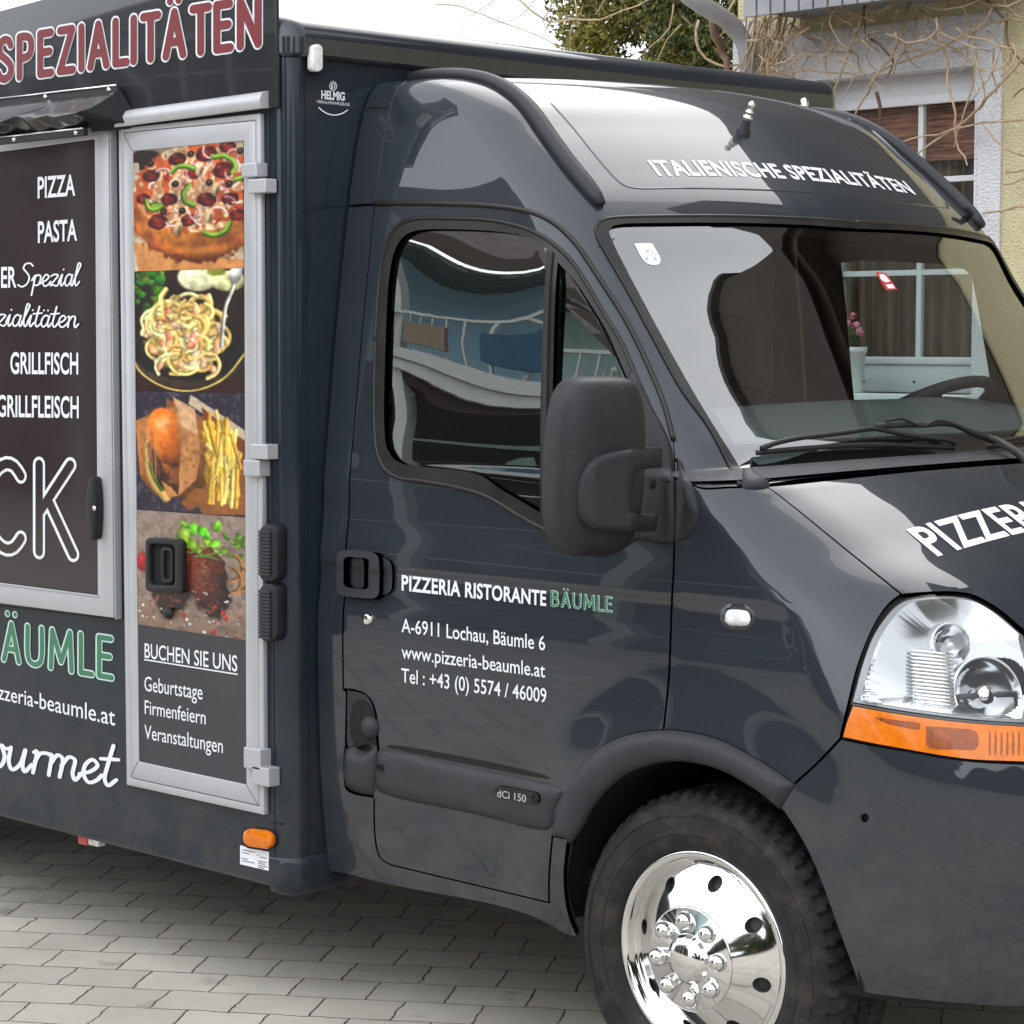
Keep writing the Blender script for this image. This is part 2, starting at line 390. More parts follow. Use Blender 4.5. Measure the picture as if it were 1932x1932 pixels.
def SN(s, t):
    e = 1.5e-3; s = np.asarray(s, float); t = np.asarray(t, float)
    a = S(np.minimum(s+e, SMAX), t)-S(np.maximum(s-e, 0), t); b = S(s, t+e)-S(s, t-e)
    bad = (t-e)*(t+e) < 0
    n = np.cross(a, b); n /= np.linalg.norm(n, axis=-1, keepdims=True)+1e-12
    C0 = np.array([-.6, 0, 1.2]); P = S(s, t)
    return n*np.sign(np.sum(n*(P-C0), -1, keepdims=True))
NS, NT = 150, 190
gs = np.linspace(0, SMAX, NS+1); gt = np.linspace(-2, 2, 2*NT+1)
GS, GT = np.meshgrid(gs, gt, indexing='ij'); GP = S(GS.ravel(), GT.ravel()).reshape(NS+1, 2*NT+1, 3)
nt_ = 2*NT+1
gf = [(i*nt_+j, i*nt_+j+1, (i+1)*nt_+j+1, (i+1)*nt_+j) for i in range(NS) for j in range(2*NT)]
BV = BVHTree.FromPolygons([Vector(p) for p in GP.reshape(-1, 3)], gf, all_triangles=False)
def param(P, fi):
    i, j = divmod(fi, 2*NT); s, t = (gs[i]+gs[i+1])/2, (gt[j]+gt[j+1])/2; P = np.array(P)
    for _ in range(4):
        e = 1e-4; p = S(np.array([s, s+e, s]), np.array([t, t, t+e])); J = np.stack([(p[1]-p[0])/e, (p[2]-p[0])/e], 1)
        ds = np.linalg.lstsq(J, P-p[0], rcond=None)[0]
        s = float(np.clip(s+np.clip(ds[0], -.05, .05), 0, SMAX)); t = float(np.clip(t+np.clip(ds[1], -.05, .05), -2, 2))
    return s, t
def hit(u, v, far=False):
    o = Vector(CAM); d = Vector(ray(u, v))
    for _ in range(6):
        loc, n, fi, dist = BV.ray_cast(o, d)
        if loc is None: break
        s, t = param(loc, fi)
        if not far or t < -.75: return s, t
        o = loc+d*1e-3
    loc, n, fi, dist = BV.find_nearest(Vector(CAM+ray(u, v)*(6.0 if not far else 7.2)))
    best = None
    for k in np.linspace(4.5, 8.0, 60):
        p = Vector(CAM+ray(u, v)*k); loc, n, fi, dist = BV.find_nearest(p)
        if (best is None or dist < best[0]) and (not far or loc.y > .3): best = (dist, loc.copy(), fi)
    return param(best[1], best[2])
KT = 1.15
def dom(st): return [np.array([t*KT, s]) for s, t in st]
def shrink_loop(L, d):
    L = [np.array(p) for p in L]; n = len(L); A = sum(a[0]*b[1]-a[1]*b[0] for a, b in zip(L, L[1:]+L[:1]))
    sg = 1 if A > 0 else -1; out = []
    for i in range(n):
        e1 = L[i]-L[i-1]; e2 = L[(i+1) % n]-L[i]; l1 = np.linalg.norm(e1)+1e-12; l2 = np.linalg.norm(e2)+1e-12
        n1 = np.array([-e1[1], e1[0]])/l1*sg; n2 = np.array([-e2[1], e2[0]])/l2*sg; m = n1+n2; k = max(m@m/2, .35); out.append(L[i]+m/k*d/1.0*(1.0) if True else 0)
    return out
def patch(name, loops, m, parent, off=0., lip=.012, shrink=.0018, grid=.03, holeshrink=None, label=None, both=False):
    """loops in (s,t); meshed on the cab surface at a normal offset, with edges folded inwards"""
    D = [dom(L) for L in loops]
    if shrink: D = [shrink_loop(D[0], shrink)]+[shrink_loop(H, -(shrink if holeshrink is None else holeshrink)) for H in D[1:]]
    V, F, idx = cdt(D, grid)
    s, t = np.clip(V[:, 1], 0, SMAX), np.clip(V[:, 0]/KT, -2, 2)
    N = SN(s, t); P = S(s, t)+N*off
    # orient faces outwards
    f0 = np.array([f for f in F]); c = np.cross(P[f0[:, 1]]-P[f0[:, 0]], P[f0[:, 2]]-P[f0[:, 0]])
    fl = np.sum(c*N[f0[:, 0]], 1) < 0
    F = [tuple(reversed(f)) if k else tuple(f) for f, k in zip(F, fl)]
    verts = list(P); norms = list(N); faces = list(F)
    if lip:
        for L in idx:
            n = len(L); b = len(verts)
            ctr = np.array([V[i] for i in L])
            for k in range(n):
                a, nx = L[k-1], L[(k+1) % n]
                tg = P[nx]-P[a]; o = np.cross(tg, N[L[k]]); o /= np.linalg.norm(o)+1e-12
                verts.append(P[L[k]]); norms.append(o)
            for k in range(n): verts.append(P[L[k]]-N[L[k]]*lip); norms.append(norms[b+k])
            for k in range(n):
                q = (k+1) % n; faces.append((b+k, b+q, b+n+q, b+n+k))
    return mobj(name, verts, faces, m, parent, normals=norms, label=label)
def H(px, far=False): return [hit(p[0], p[1], far) for p in px]
def mirror(st): return [(s, -t) for s, t in reversed(st)]
def ribbon_path(px, off=.0): 
    st = H(spl(px, 8)); s = np.array([a for a, b in st]); t = np.array([b for a, b in st]); return S(s, t)+SN(s, t)*off
# ------------------------------------------------------------------ lettering
def glyphs(txt, bold=0., shear=0., spacing=1.0):
    cu = bpy.data.curves.new('t', 'FONT'); cu.body = txt; cu.size = 1; cu.offset = bold; cu.shear = shear; cu.resolution_u = 4; cu.fill_mode = 'FRONT'; cu.space_character = spacing
    o = bpy.data.objects.new('t', cu); COL.objects.link(o); bpy.context.view_layer.update()
    me = o.evaluated_get(bpy.context.evaluated_depsgraph_get()).to_mesh()
    V = np.array([v.co[:2] for v in me.vertices]); F = [tuple(p.vertices) for p in me.polygons]
    bpy.data.objects.remove(o); bpy.data.curves.remove(cu)
    return V, F
CAPH = glyphs('H')[0][:, 1].max()
def homog(Q):
    """unit square (0,0),(1,0),(1,1),(0,1) -> pixel quad BL,BR,TR,TL"""
    A = []; b = []
    for (x, y), (u, v) in zip(((0, 0), (1, 0), (1, 1), (0, 1)), Q):
        A.append([x, y, 1, 0, 0, 0, -u*x, -u*y]); b.append(u); A.append([0, 0, 0, x, y, 1, -v*x, -v*y]); b.append(v)
    h = np.linalg.solve(np.array(A, float), np.array(b, float)); return np.append(h, 1).reshape(3, 3)
def place(V, Hm, bow=0.):
    w = Hm @ np.stack([V[:, 0], V[:, 1], np.ones(len(V))]); p = (w[:2]/w[2]).T
    if bow: p[:, 1] -= 4*bow*V[:, 0]*(1-V[:, 0])
    return p
def surf(off): 
    def f(p):
        st = [hit(a, b) for a, b in p]; s = np.array([a for a, b in st]); t = np.array([b for a, b in st]); return S(s, t)+SN(s, t)*off
    return f
def flat(y): return lambda p: np.array([onY(a, b, y) for a, b in p])
def flatx(x): return lambda p: np.array([onX(a, b, x) for a, b in p])
def letters(name, txt, Q, where, m, parent, bold=0., shear=0., bow=0., ref=None, label=None, spacing=1.0):
    """Q = pixel quad (BL,BR,TR,TL) of the baseline..cap-height box of the word"""
    base = glyphs(ref or txt, 0, shear, spacing)[0]; x0, x1 = base[:, 0].min(), base[:, 0].max()
    V, F = glyphs(txt, bold, shear, spacing)
    U = np.stack([(V[:, 0]-x0)/(x1-x0), V[:, 1]/CAPH], 1)
    P = where(place(U, homog(Q), bow))
    return mobj(name, P, F, m, parent, label=label)
# hand-written letters as strokes, one unit = x-height
SCRIPT = {
 'S': (1.15, [[(1.05,1.75),(.8,1.98),(.4,1.9),(.3,1.55),(.6,1.2),(.85,.8),(.75,.25),(.35,-.02),(0,.15)]]),
 'G': (1.4, [[(1.15,1.7),(.8,1.95),(.3,1.6),(.05,.9),(.25,.15),(.7,.0),(1.1,.4),(1.15,.85),(.7,.85)],[(1.15,.85),(1.1,.1),(1.0,-.3)]]),
 'p': (.78, [[(-.05,.5),(.2,.95),(.16,.3),(.08,-.75)],[(.12,.5),(.35,.95),(.62,.9),(.66,.5),(.45,.08),(.15,.15)],[(.45,.08),(.78,.3)]]),
 'e': (.72, [[(-.05,.3),(.35,.5),(.55,.8),(.35,1.0),(.12,.75),(.1,.3),(.32,.0),(.6,.15),(.75,.4)]]),
 'z': (.75, [[(.02,.85),(.3,1.0),(.58,.92),(.35,.5),(.05,.05),(.3,.1),(.55,.0),(.78,.3)]]),
 'i': (.42, [[(-.05,.35),(.18,.98),(.13,.3),(.22,.0),(.45,.35)],[(.24,1.4),(.25,1.42)]]),
 'a': (.78, [[(.58,.85),(.35,1.0),(.1,.7),(.08,.2),(.25,.0),(.5,.3),(.62,.95),(.55,.25),(.65,.0),(.82,.3)]]),
 'l': (.45, [[(-.05,.3),(.25,1.2),(.4,1.85),(.25,1.95),(.14,1.3),(.12,.3),(.25,.0),(.48,.35)]]),
 't': (.55, [[(.3,1.75),(.2,.9),(.16,.25),(.3,.0),(.58,.3)],[(-.08,1.1),(.55,1.18)]]),
 'n': (.85, [[(.0,.9),(.08,.95),(.1,.02)],[(.1,.5),(.35,.95),(.55,.9),(.56,.3),(.66,.0),(.88,.3)]]),
 'u': (.85, [[(.05,.95),(.05,.3),(.2,.0),(.45,.25),(.58,.95),(.56,.25),(.66,.0),(.88,.35)]]),
 'r': (.6, [[(.05,.9),(.14,.98),(.12,.02)],[(.13,.5),(.3,.9),(.55,.95)]]),
 'm': (1.25, [[(.0,.9),(.08,.95),(.1,.02)],[(.1,.5),(.32,.95),(.5,.85),(.5,.02)],[(.5,.5),(.75,.95),(.95,.88),(.95,.25),(1.06,.0),(1.28,.35)]]),
 'o': (.75, [[(.5,.95),(.2,.95),(.05,.5),(.2,.02),(.5,.05),(.62,.5),(.45,.98),(.6,.85),(.78,.9)]]),
}
def script(name, txt, uR, v0, dv, xh, wx, where, m, parent, thick=.13, label=None, slant=.12):
    """text ends at pixel uR; baseline v0 at uR with slope dv; xh = x-height in pixels, wx = width scale"""
    x = 0.; strokes = []
    for ch in txt:
        c = ch; uml = ch == 'ä'
        if uml: c = 'a'
        adv, st = SCRIPT[c]
        for k in st: strokes.append([(x+a+slant*b, b) for a, b in k])
        if uml: strokes += [[(x+.3, 1.4), (x+.31, 1.42)], [(x+.62, 1.4), (x+.63, 1.42)]]
        x += adv
    V = []; F = []
    for k in strokes:
        q = spl(k, .06); q = [np.array(p) for p in q]; n = len(q); b = len(V)
        for i in range(n):
            tg = q[min(i+1, n-1)]-q[max(i-1, 0)]; tg = tg/(np.linalg.norm(tg)+1e-9); nr = np.array([-tg[1], tg[0]])
            w = thick*.5*(1 if 0 < i < n-1 else .75); V += [q[i]+nr*w, q[i]-nr*w]
        if n < 4:
            V[b] += (-.04, .0); V[b+1] += (-.04, 0)
        F += [(b+2*i, b+2*i+1, b+2*i+3, b+2*i+2) for i in range(n-1)]
        for c_, sgn in ((q[0], 1), (q[-1], -1)):                       # round ends
            bb = len(V); V += [c_+thick*.5*np.array([math.cos(a), math.sin(a)]) for a in np.linspace(0, 2*math.pi, 10)[:-1]]; F.append(tuple(range(bb, bb+9)))
    V = np.array(V); px = np.stack([uR+(V[:, 0]-x)*xh*wx, v0+dv*(V[:, 0]-x)*xh*wx-V[:, 1]*xh], 1)
    P = where(px); P[:, 1] -= 1.5e-6*np.arange(len(P))      # tiny steps so that crossing strokes never share a plane
    return mobj(name, P, F, m, parent, label=label)

# upright display capitals drawn with round strokes (skeletons, cap height 1)
CAPS = {
 'S': (.45, [[(.43,.84),(.36,.96),(.22,1),(.07,.93),(.02,.77),(.10,.61),(.3,.46),(.43,.32),(.44,.17),(.35,.04),(.2,0),(.07,.04),(.0,.15)]]),
 'P': (.43, [[(0,0),(0,1)],[(0,1),(.2,1),(.36,.94),(.42,.74),(.36,.54),(.2,.47),(0,.47)]]),
 'E': (.38, [[(0,0),(0,1)],[(0,1),(.37,1)],[(0,.53),(.33,.53)],[(0,0),(.39,0)]]),
 'Z': (.43, [[(.01,1),(.42,1)],[(.42,1),(0,0)],[(0,0),(.44,0)]]),
 'I': (.0, [[(0,0),(0,1)]]),
 'A': (.52, [[(0,0),(.26,1)],[(.26,1),(.52,0)],[(.09,.31),(.43,.31)]]),
 'L': (.34, [[(0,0),(0,1)],[(0,0),(.35,0)]]),
 'T': (.46, [[(0,1),(.46,1)],[(.23,1),(.23,0)]]),
 'N': (.50, [[(0,0),(0,1)],[(0,1),(.50,0)],[(.50,0),(.50,1)]]),
 'B': (.43, [[(0,0),(0,1)],[(0,1),(.2,1),(.34,.94),(.38,.77),(.32,.60),(.18,.54),(0,.54)],[(.18,.54),(.36,.48),(.43,.28),(.37,.06),(.2,0),(0,0)]]),
 'U': (.48, [[(0,1),(0,.3),(.06,.08),(.24,0),(.42,.08),(.48,.3),(.48,1)]]),
 'M': (.68, [[(0,0),(.05,1)],[(.05,1),(.34,.2)],[(.34,.2),(.63,1)],[(.63,1),(.68,0)]]),
 'C': (.48, [[(.48,.86),(.38,.97),(.26,1),(.1,.91),(.01,.68),(0,.5),(.01,.32),(.1,.09),(.26,0),(.38,.03),(.48,.14)]]),
 'K': (.48, [[(0,0),(0,1)],[(.45,1),(.02,.47)],[(.13,.60),(.49,0)]]),
 'R': (.45, [[(0,0),(0,1)],[(0,1),(.2,1),(.36,.94),(.41,.74),(.36,.55),(.2,.48),(0,.48)],[(.22,.48),(.45,0)]]),
}
def capitals(name, txt, Q, where, m, parent, th, fit, gap=.26, axis=1):
    """Q pixel quad holds the word with stroke width fit; th is the width actually drawn"""
    x = 0.; st = []
    for ch in txt:
        uml = ch == 'Ä'; adv, ks = CAPS['A' if uml else ch]
        for k in ks: st.append([(x+a, b) for a, b in k])
        if uml: st += [[(x+.13, 1.27), (x+.131, 1.27)], [(x+.39, 1.27), (x+.391, 1.27)]]
        x += adv+gap+(-.06 if ch in 'TL' else 0)
    W = x-gap; V = []; F = []; lay = []
    for n_, k in enumerate(st):
        q = spl(k, .05) if len(k) > 2 else [np.array(p, float) for p in k]; n = len(q); b = len(V); tk = th if len(k) != 2 or abs(k[0][0]-k[1][0])+abs(k[0][1]-k[1][1]) > .01 else th*.92
        for i in range(n):
            t = q[min(i+1, n-1)]-q[max(i-1, 0)]; t = t/np.linalg.norm(t); nr = np.array((-t[1], t[0]))*tk/2; V += [q[i]+nr, q[i]-nr]
        F += [(b+2*i, b+2*i+1, b+2*i+3, b+2*i+2) for i in range(n-1)]
        for c_, ang in ((q[0], q[0]-q[1]), (q[-1], q[-1]-q[-2])):
            a0 = math.atan2(ang[1], ang[0]); bb = len(V); V += [c_+tk/2*np.array((math.cos(a0+a), math.sin(a0+a))) for a in np.linspace(-math.pi/2, math.pi/2, 9)]; F.append(tuple(range(bb, bb+9)))
        lay += [n_]*(len(V)-len(lay))
    V = np.array(V); U = np.stack([(V[:, 0]+fit/2)/(W+fit), (V[:, 1]+fit/2)/(1+fit)], 1)
    P = where(place(U, homog(Q))); P[:, axis] -= 1.5e-5*np.array(lay)
    return mobj(name, P, F, m, parent)

# ================================================================== the food truck
truck = empty('food_truck', (-.6, 0, 0), 'dark anthracite pizzeria food truck with high cab roof parked on the pavers', 'food truck')
YB = -1.07                                        # flank of the sales body
# ---- sales body
def rounded_body(x0, x1, y0, y1, z0, z1, rv, rt, name, m, parent):
    prof = [(.012, z0), (0, z0+.012)]+[(0, z0+.3), (0, z1-rt-.2)]+[(rt*(1-math.cos(a)), z1-rt+rt*math.sin(a)) for a in np.linspace(0, math.pi/2, 9)]
    V = []; F = []; n = 0
    for ins, z in prof:
        ring = []
        r = max(rv-ins*.3, .01)
        for cx, cy, a0 in ((x1-ins-r, y0+ins+r, -90), (x1-ins-r, y1-ins-r, 0), (x0+ins+r, y1-ins-r, 90), (x0+ins+r, y0+ins+r, 180)):
            for k in range(9): a = R_(a0+90*k/8); ring.append((cx+r*math.cos(a), cy+r*math.sin(a), z))
        n = len(ring); V += ring
    m_ = len(prof)
    F = [(i*n+k, i*n+(k+1) % n, (i+1)*n+(k+1) % n, (i+1)*n+k) for i in range(m_-1) for k in range(n)]+[tuple(range(n-1, -1, -1)), tuple((m_-1)*n+k for k in range(n))]
    return MB().add(V, F).obj(name, m, parent, auto=35)
XF = -1.222                                       # front wall of the sales body
body = rounded_body(-5.1, XF, YB, 1.07, .295, 2.39, .05, .03, 'sales_body', M['box_paint'], truck)
# moulding round the top edge with its soft half-round nose
prof = [(-.05, 2.325), (.012, 2.325), (.02, 2.332), (.021, 2.37)]+[(.021-.055*(1-math.cos(a)), 2.37+.052*math.sin(a)) for a in np.linspace(0, math.pi/2, 9)]+[(-.12, 2.424)]
V = []; ring = []
def rr_ring(off, z, rv=.05):
    out = []; x0, x1, y0, y1 = -5.1-off, XF+off, YB-off*.35, 1.07+off*.35; r = max(rv+off*.4, .02)
    for cx, cy, a0 in ((x1-r, y0+r, -90), (x1-r, y1-r, 0), (x0+r, y1-r, 90), (x0+r, y0+r, 180)):
        for k in range(9): a = R_(a0+90*k/8); out.append((cx+r*math.cos(a), cy+r*math.sin(a), z))
    return out
mb = MB(); V = []; n = 36
for off, z in prof: V += rr_ring(off, z)
F = [(i*n+k, i*n+(k+1) % n, (i+1)*n+(k+1) % n, (i+1)*n+k) for i in range(len(prof)-1) for k in range(n)]+[tuple((len(prof)-1)*n+k for k in range(n))]
mb.add(V, F).obj('top_moulding', M['paint'], body, auto=28)
# corner post strip joints and the plastic end cap at the foot of the corner
mb = MB()
mb.box((XF-.058, YB-.0012, .38), (XF-.056, YB+.01, 2.2)).box((XF+.0005-.003, YB+.06, .38), (XF+.0012, YB+.062, 2.32)).box((XF-.075, YB-.0012, .459), (XF-.03, YB+.004, .462))
mb.obj('joint_line', M['gap'], body)
prof = [(-.001, .378), (.005, .373), (.007, .36), (.006, .31), (.0, .288), (-.02, .278), (-.06, .276)]
V = []
for off, z in prof:
    r = .055+off; x1, y0 = XF+off, YB-off
    ring = [(XF-.075, y0, z)]+[(x1-r+r*math.cos(R_(a)), y0+r+r*math.sin(R_(a)), z) for a in np.linspace(-90, 0, 9)]+[(x1, YB+.17, z)]; n = len(ring); V += ring
F = [(i*n+k, i*n+k+1, (i+1)*n+k+1, (i+1)*n+k) for i in range(len(prof)-1) for k in range(n-1)]
MB().add(V, F).obj('corner_cap', M['box_paint'], body, auto=50)
# ---- sign board above the hatch
sg_y = YB-.014
sp = [onY(u, v, sg_y) for u, v in ((520.5, 202), (240, 213.5), (0, 238))]
Ls = [(sp[0][0], sp[0][2]), (sp[0][0], 2.578), (-2.2, 2.556), (-2.46, 2.543), (-4.7, 2.543), (-4.7, sp[1][2]+.0), (sp[1][0], sp[1][2])]
sign = prism3([Ls], sg_y, YB-.001, M['sign_film'], 'sign_board', truck, bevel=.002)
Q = [(-8, 158.5), (493.5, 89.5), (493.5, -12), (-8, 70)]
W = flat(sg_y-.0012)
capitals('sign_lettering', 'SPEZIALITÄTEN', Q, W, M['white'], sign, .29, .20, .30)
capitals('sign_lettering', 'SPEZIALITÄTEN', Q, flat(sg_y-.0034), M['red'], sign, .20, .20, .30)
# ---- awning rolled in over the hatch
aw_t, aw_b = YB-.03, YB-.045
upL, upR = onY(-30, 197, YB-.03), onY(228, 168, YB-.03)
loL, loR = onY(-30, 272, aw_b), onY(176, 249.5, aw_b)
nu, nv = 90, 18; V = []
def crs(g, f): return .0035*math.sin(g*9+f*2)+.002*math.sin(g*17-f*3)+.007*math.sin(g*4.3+f*1.4)
for j in range(nv+1):
    f = j/nv
    for i in range(nu+1):
        g = i/nu; a = upL+(upR-upL)*g; b = loL+(loR-loL)*g; p = a+(b-a)*f
        # the cloth leaves the upper rail, slopes out to a loose fold and tucks back under
        prof_ = np.interp(f, [0, .15, .45, .58, .75, 1], [.004, .030, .085, .090, .050, .004]); w_ = crs(g*2.4, f*3)*math.sin(math.pi*f)
        V.append((p[0], p[1]-prof_+w_, p[2]-.012*math.sin(math.pi*min(1, f*1.6))+w_*.8))
F = [(j*(nu+1)+i, j*(nu+1)+i+1, (j+1)*(nu+1)+i+1, (j+1)*(nu+1)+i) for j in range(nv) for i in range(nu)]
M['awning'] = mat('dark_coated_awning_cloth', (.013, .012, .011), .3, spec=.3, coat=.55, coat_r=.10, var=(9, .2), bump=(26, .5), bump_d=.01)
awn = MB().add(V, F).obj('awning', M['awning'], truck, smooth=True)
side = [V[j*(nu+1)+nu] for j in range(nv+1)]
MB().add(side+[(upR[0]+.06, YB-.004, upR[2]-.10)], [tuple(range(nv+2))]).obj('awning_cheek', M['gap'], awn)
for a, b in ((upL, upR), (loL, loR)):
    d = b-a; L = np.linalg.norm(d); ex = d/L
    mb = MB(); y = a[1]-(.012 if a is upL else .03)
    mb.add([(a[0], y, a[2]-.010), (b[0], y, b[2]-.010), (b[0], y, b[2]+.010), (a[0], y, a[2]+.010), (a[0], y+.014, a[2]-.010), (b[0], y+.014, b[2]-.010), (b[0], y+.014, b[2]+.010), (a[0], y+.014, a[2]+.010)],
           [(0, 1, 2, 3), (4, 7, 6, 5), (0, 4, 5, 1), (1, 5, 6, 2), (2, 6, 7, 3), (3, 7, 4, 0)])
    rl = mb.obj('awning_rail', M['plastic2'], awn, bevel=.002)
    mb = MB(); mb.tube([np.array((a[0], y-.002, a[2]+.009)), np.array((b[0], y-.002, b[2]+.009))], .0028, 6)
    k = L-.035
    while k > 0: p = a+ex*k; mb.lathe([(.0001, .006), (.006, .004), (.0075, 0)], (p[0], y, p[2]), (0, -1, 0), 8); k -= .29
    mb.obj('rail_screw', M['chrome_rough'], rl, smooth=True)
# ---- serving hatch with the menu board
hy = YB-.022
hatch = prism([[(-700, 306), (203.5, 232.5), (214, 1166), (-700, 1048)], [(-690, 380), (178, 262), (184, 1124), (-690, 1010)]], hy, YB-.0005, M['alu'], 'serving_hatch', truck, bevel=.003)
prism([[(-695, 370), (179, 258), (185.5, 1128), (-695, 1014)]], hy+.006, YB-.0007, M['menu_film'], 'menu_board', hatch, bevel=0)
prism([[(202.5, 234), (206.2, 233.6), (216.6, 1168), (213, 1166)]], hy+.004, YB-.0006, M['gap'], 'hatch_gasket', hatch, bevel=0)
prism([[(206.4, 233.6), (208.2, 233.4), (218.4, 1169), (216.7, 1168)]], hy+.002, YB-.0006, M['alu'], 'hatch_gasket', hatch, bevel=0)
prism([[(-700, 1010), (182, 1123), (184.5, 1124), (184.5, 1126.5), (181, 1126.5), (-700, 1013)]], hy-.004, hy+.001, M['alu'], 'hatch_frame_lip', hatch, bevel=.001)
MBW = flat(hy+.0045)
def line(name, txt, u0, u1, b0, b1, c0, c1, where, m, parent, **k):
    return letters(name, txt, [(u0, b0), (u1, b1), (u1, b1-c1), (u0, b0-c0)], where, m, parent, **k)
for txt, u0, u1, b0, b1, c in (('PIZZA', 71.5, 141, 373.5, 368, 38.5), ('PASTA', 72, 144.5, 457.5, 453, 38.5), ('BURGER', -67, 30, 544, 541.5, 37.5),
                               ('GRILLFISCH', 20, 147, 704.5, 705.5, 39), ('GRILLFLEISCH', -5, 148, 785.3, 788, 39)):
    line('menu_lettering', txt, u0, u1, b0, b1, c, c, MBW, M['white'], hatch, bold=.018)
script('menu_lettering', 'Spezial', 149, 539, -.015, 22, 1.04, MBW, M['white'], hatch, thick=.135)
script('menu_lettering', 'Spezialitäten', 148, 618, .02, 22, 1.12, MBW, M['white'], hatch, thick=.135)
Q = [(-146, 1034), (146.5, 1057), (146.5, 862), (-146, 862)]
Q = [(-262, 1025), (146.5, 1059), (146.5, 865), (-262, 858)]
capitals('menu_lettering', 'TRUCK', Q, flat(hy+.0046), M['white'], hatch, .178, .150, .27)
capitals('menu_lettering', 'TRUCK', Q, flat(hy+.0034), M['menu_film'], hatch, .106, .150, .27)
lt = MB(); c = onY(186, 959, hy-.004)
V = [];
for k in range(25):
    a = math.pi*2*k/24; V.append(a)
pr = [(x, z) for x, z in [(0.012, .085), (.022, .05), (.026, 0), (.020, -.05), (.010, -.083), (-.004, -.083), (-.026, -.03), (-.030, 0), (-.024, .04), (-.004, .085)]]
latch = prism3([[(c[0]+x*.8, c[2]+z) for x, z in spl(pr, .012, True)]], hy-.030, hy-.001, M['plastic'], 'hatch_latch', hatch, bevel=.008)
MB().lathe([(.0001, .004), (.006, .003), (.007, 0)], onY(178, 959, hy-.030), (0, -1, 0), 16).obj('latch_lock', M['chrome_rough'], latch, smooth=True)
# ---- flank lettering under the hatch
fl = flat(YB-.0016); fl2 = flat(YB-.0030)
Q = [(-36, 1242), (215, 1285.5), (215, 1200), (-36, 1163)]
capitals('flank_lettering', 'BÄUMLE', Q, fl, M['mint'], body, .215, .17, .30); capitals('flank_lettering', 'BÄUMLE', Q, fl2, M['green'], body, .135, .17, .30)
line('flank_lettering', 'www.pizzeria-beaumle.at', -82, 217, 1300.5, 1369, 26, 32, fl, M['white'], body, bold=.004)
script('flank_lettering', 'Gourmet', 217, 1484, .165, 44, 1.17, fl, M['white'], body, thick=.15)
prism([[(-700, 1061), (236, 1169.5), (236, 1170.8), (-700, 1062)]], YB-.0011, YB+.002, M['gap'], 'joint_line', body, bevel=0)
prism([[(520.5, 202.6), (240, 214.2), (240, 215.4), (520.5, 203.8)]], YB-.0011, YB+.002, M['gap'], 'joint_line', body, bevel=0)
# ---- side door with the food pictures
dy = YB-.016
door = prism([[(223, 242), (490, 213.5), (498, 1538), (238.2, 1481)], [(231.5, 249.8), (481.5, 226.6), (488.5, 1521.3), (245, 1468)]], dy, YB-.0004, M['alu'], 'service_door', truck, bevel=.003)
leaf = prism([[(232.2, 250.8), (480.7, 227.8), (487.7, 1519.8), (245.7, 1466.8)], [(249.3, 285), (459.3, 265), (464.3, 1481), (260, 1437)]], dy-.002, YB-.0004, M['alu'], 'door_leaf_frame', door, bevel=.0025)
prism([[(231, 249.3), (482, 226.2), (489, 1522), (244.6, 1468.6)]], dy+.009, YB-.0006, M['gap'], 'door_gasket', door, bevel=0)
prism([[(249.0, 284.7), (459.6, 264.6), (464.6, 1481.6), (259.7, 1437.6)]], dy+.003, YB-.0005, M['skirt_film'], 'door_panel', door, bevel=0)
for a, b in (((249.3, 285), (232.2, 250.8)), ((260, 1437), (245.7, 1466.8)), ((464.3, 1481), (487.7, 1519.8))):
    a, b = np.array(a, float), np.array(b, float); d = (b-a)/np.linalg.norm(b-a); n_ = np.array((-d[1], d[0]))*.35
    prism([[tuple(a-n_), tuple(b-n_), tuple(b+n_), tuple(a+n_)]], dy-.0025, dy-.001, M['gap'], 'mitre_joint', leaf, bevel=0)
# rain rail over the door
a, b = onY(205, 235, YB-.03), onY(497, 196.5, YB-.03)
ax = (b-a); V = []
prof = [(-.001, .004), (-.001, .028), (-.016, .033), (-.032, .028), (-.041, .013), (-.040, -.004), (-.034, -.010), (-.001, -.006)]
for p in (a, b): V += [(p[0], YB+o_, p[2]+z_) for o_, z_ in prof]
n = len(prof); MB().add(V, [(k, (k+1) % n, n+(k+1) % n, n+k) for k in range(n)]+[tuple(range(n-1, -1, -1)), tuple(range(n, 2*n))]).obj('rain_rail', M['alu'], door, auto=50)
for p1, p2 in ((((460, 305), (488, 337)), ((472, 335), (505, 367))), (((463.5, 867), (493, 899)), ((477, 837), (508, 867))), (((464, 1413), (495, 1449)), ((480, 1448), (511, 1480)))):
    hmb = MB()
    for (u0, v0), (u1, v1) in (p1, p2):
        a, b = onY(u0, v1, dy-.012), onY(u1, v0, dy-.012)
        hmb.box((a[0], dy-.020, a[2]+.002), (b[0], YB+.001, b[2]-.002))
    hmb.obj('door_hinge', M['alu'], door, bevel=.003)
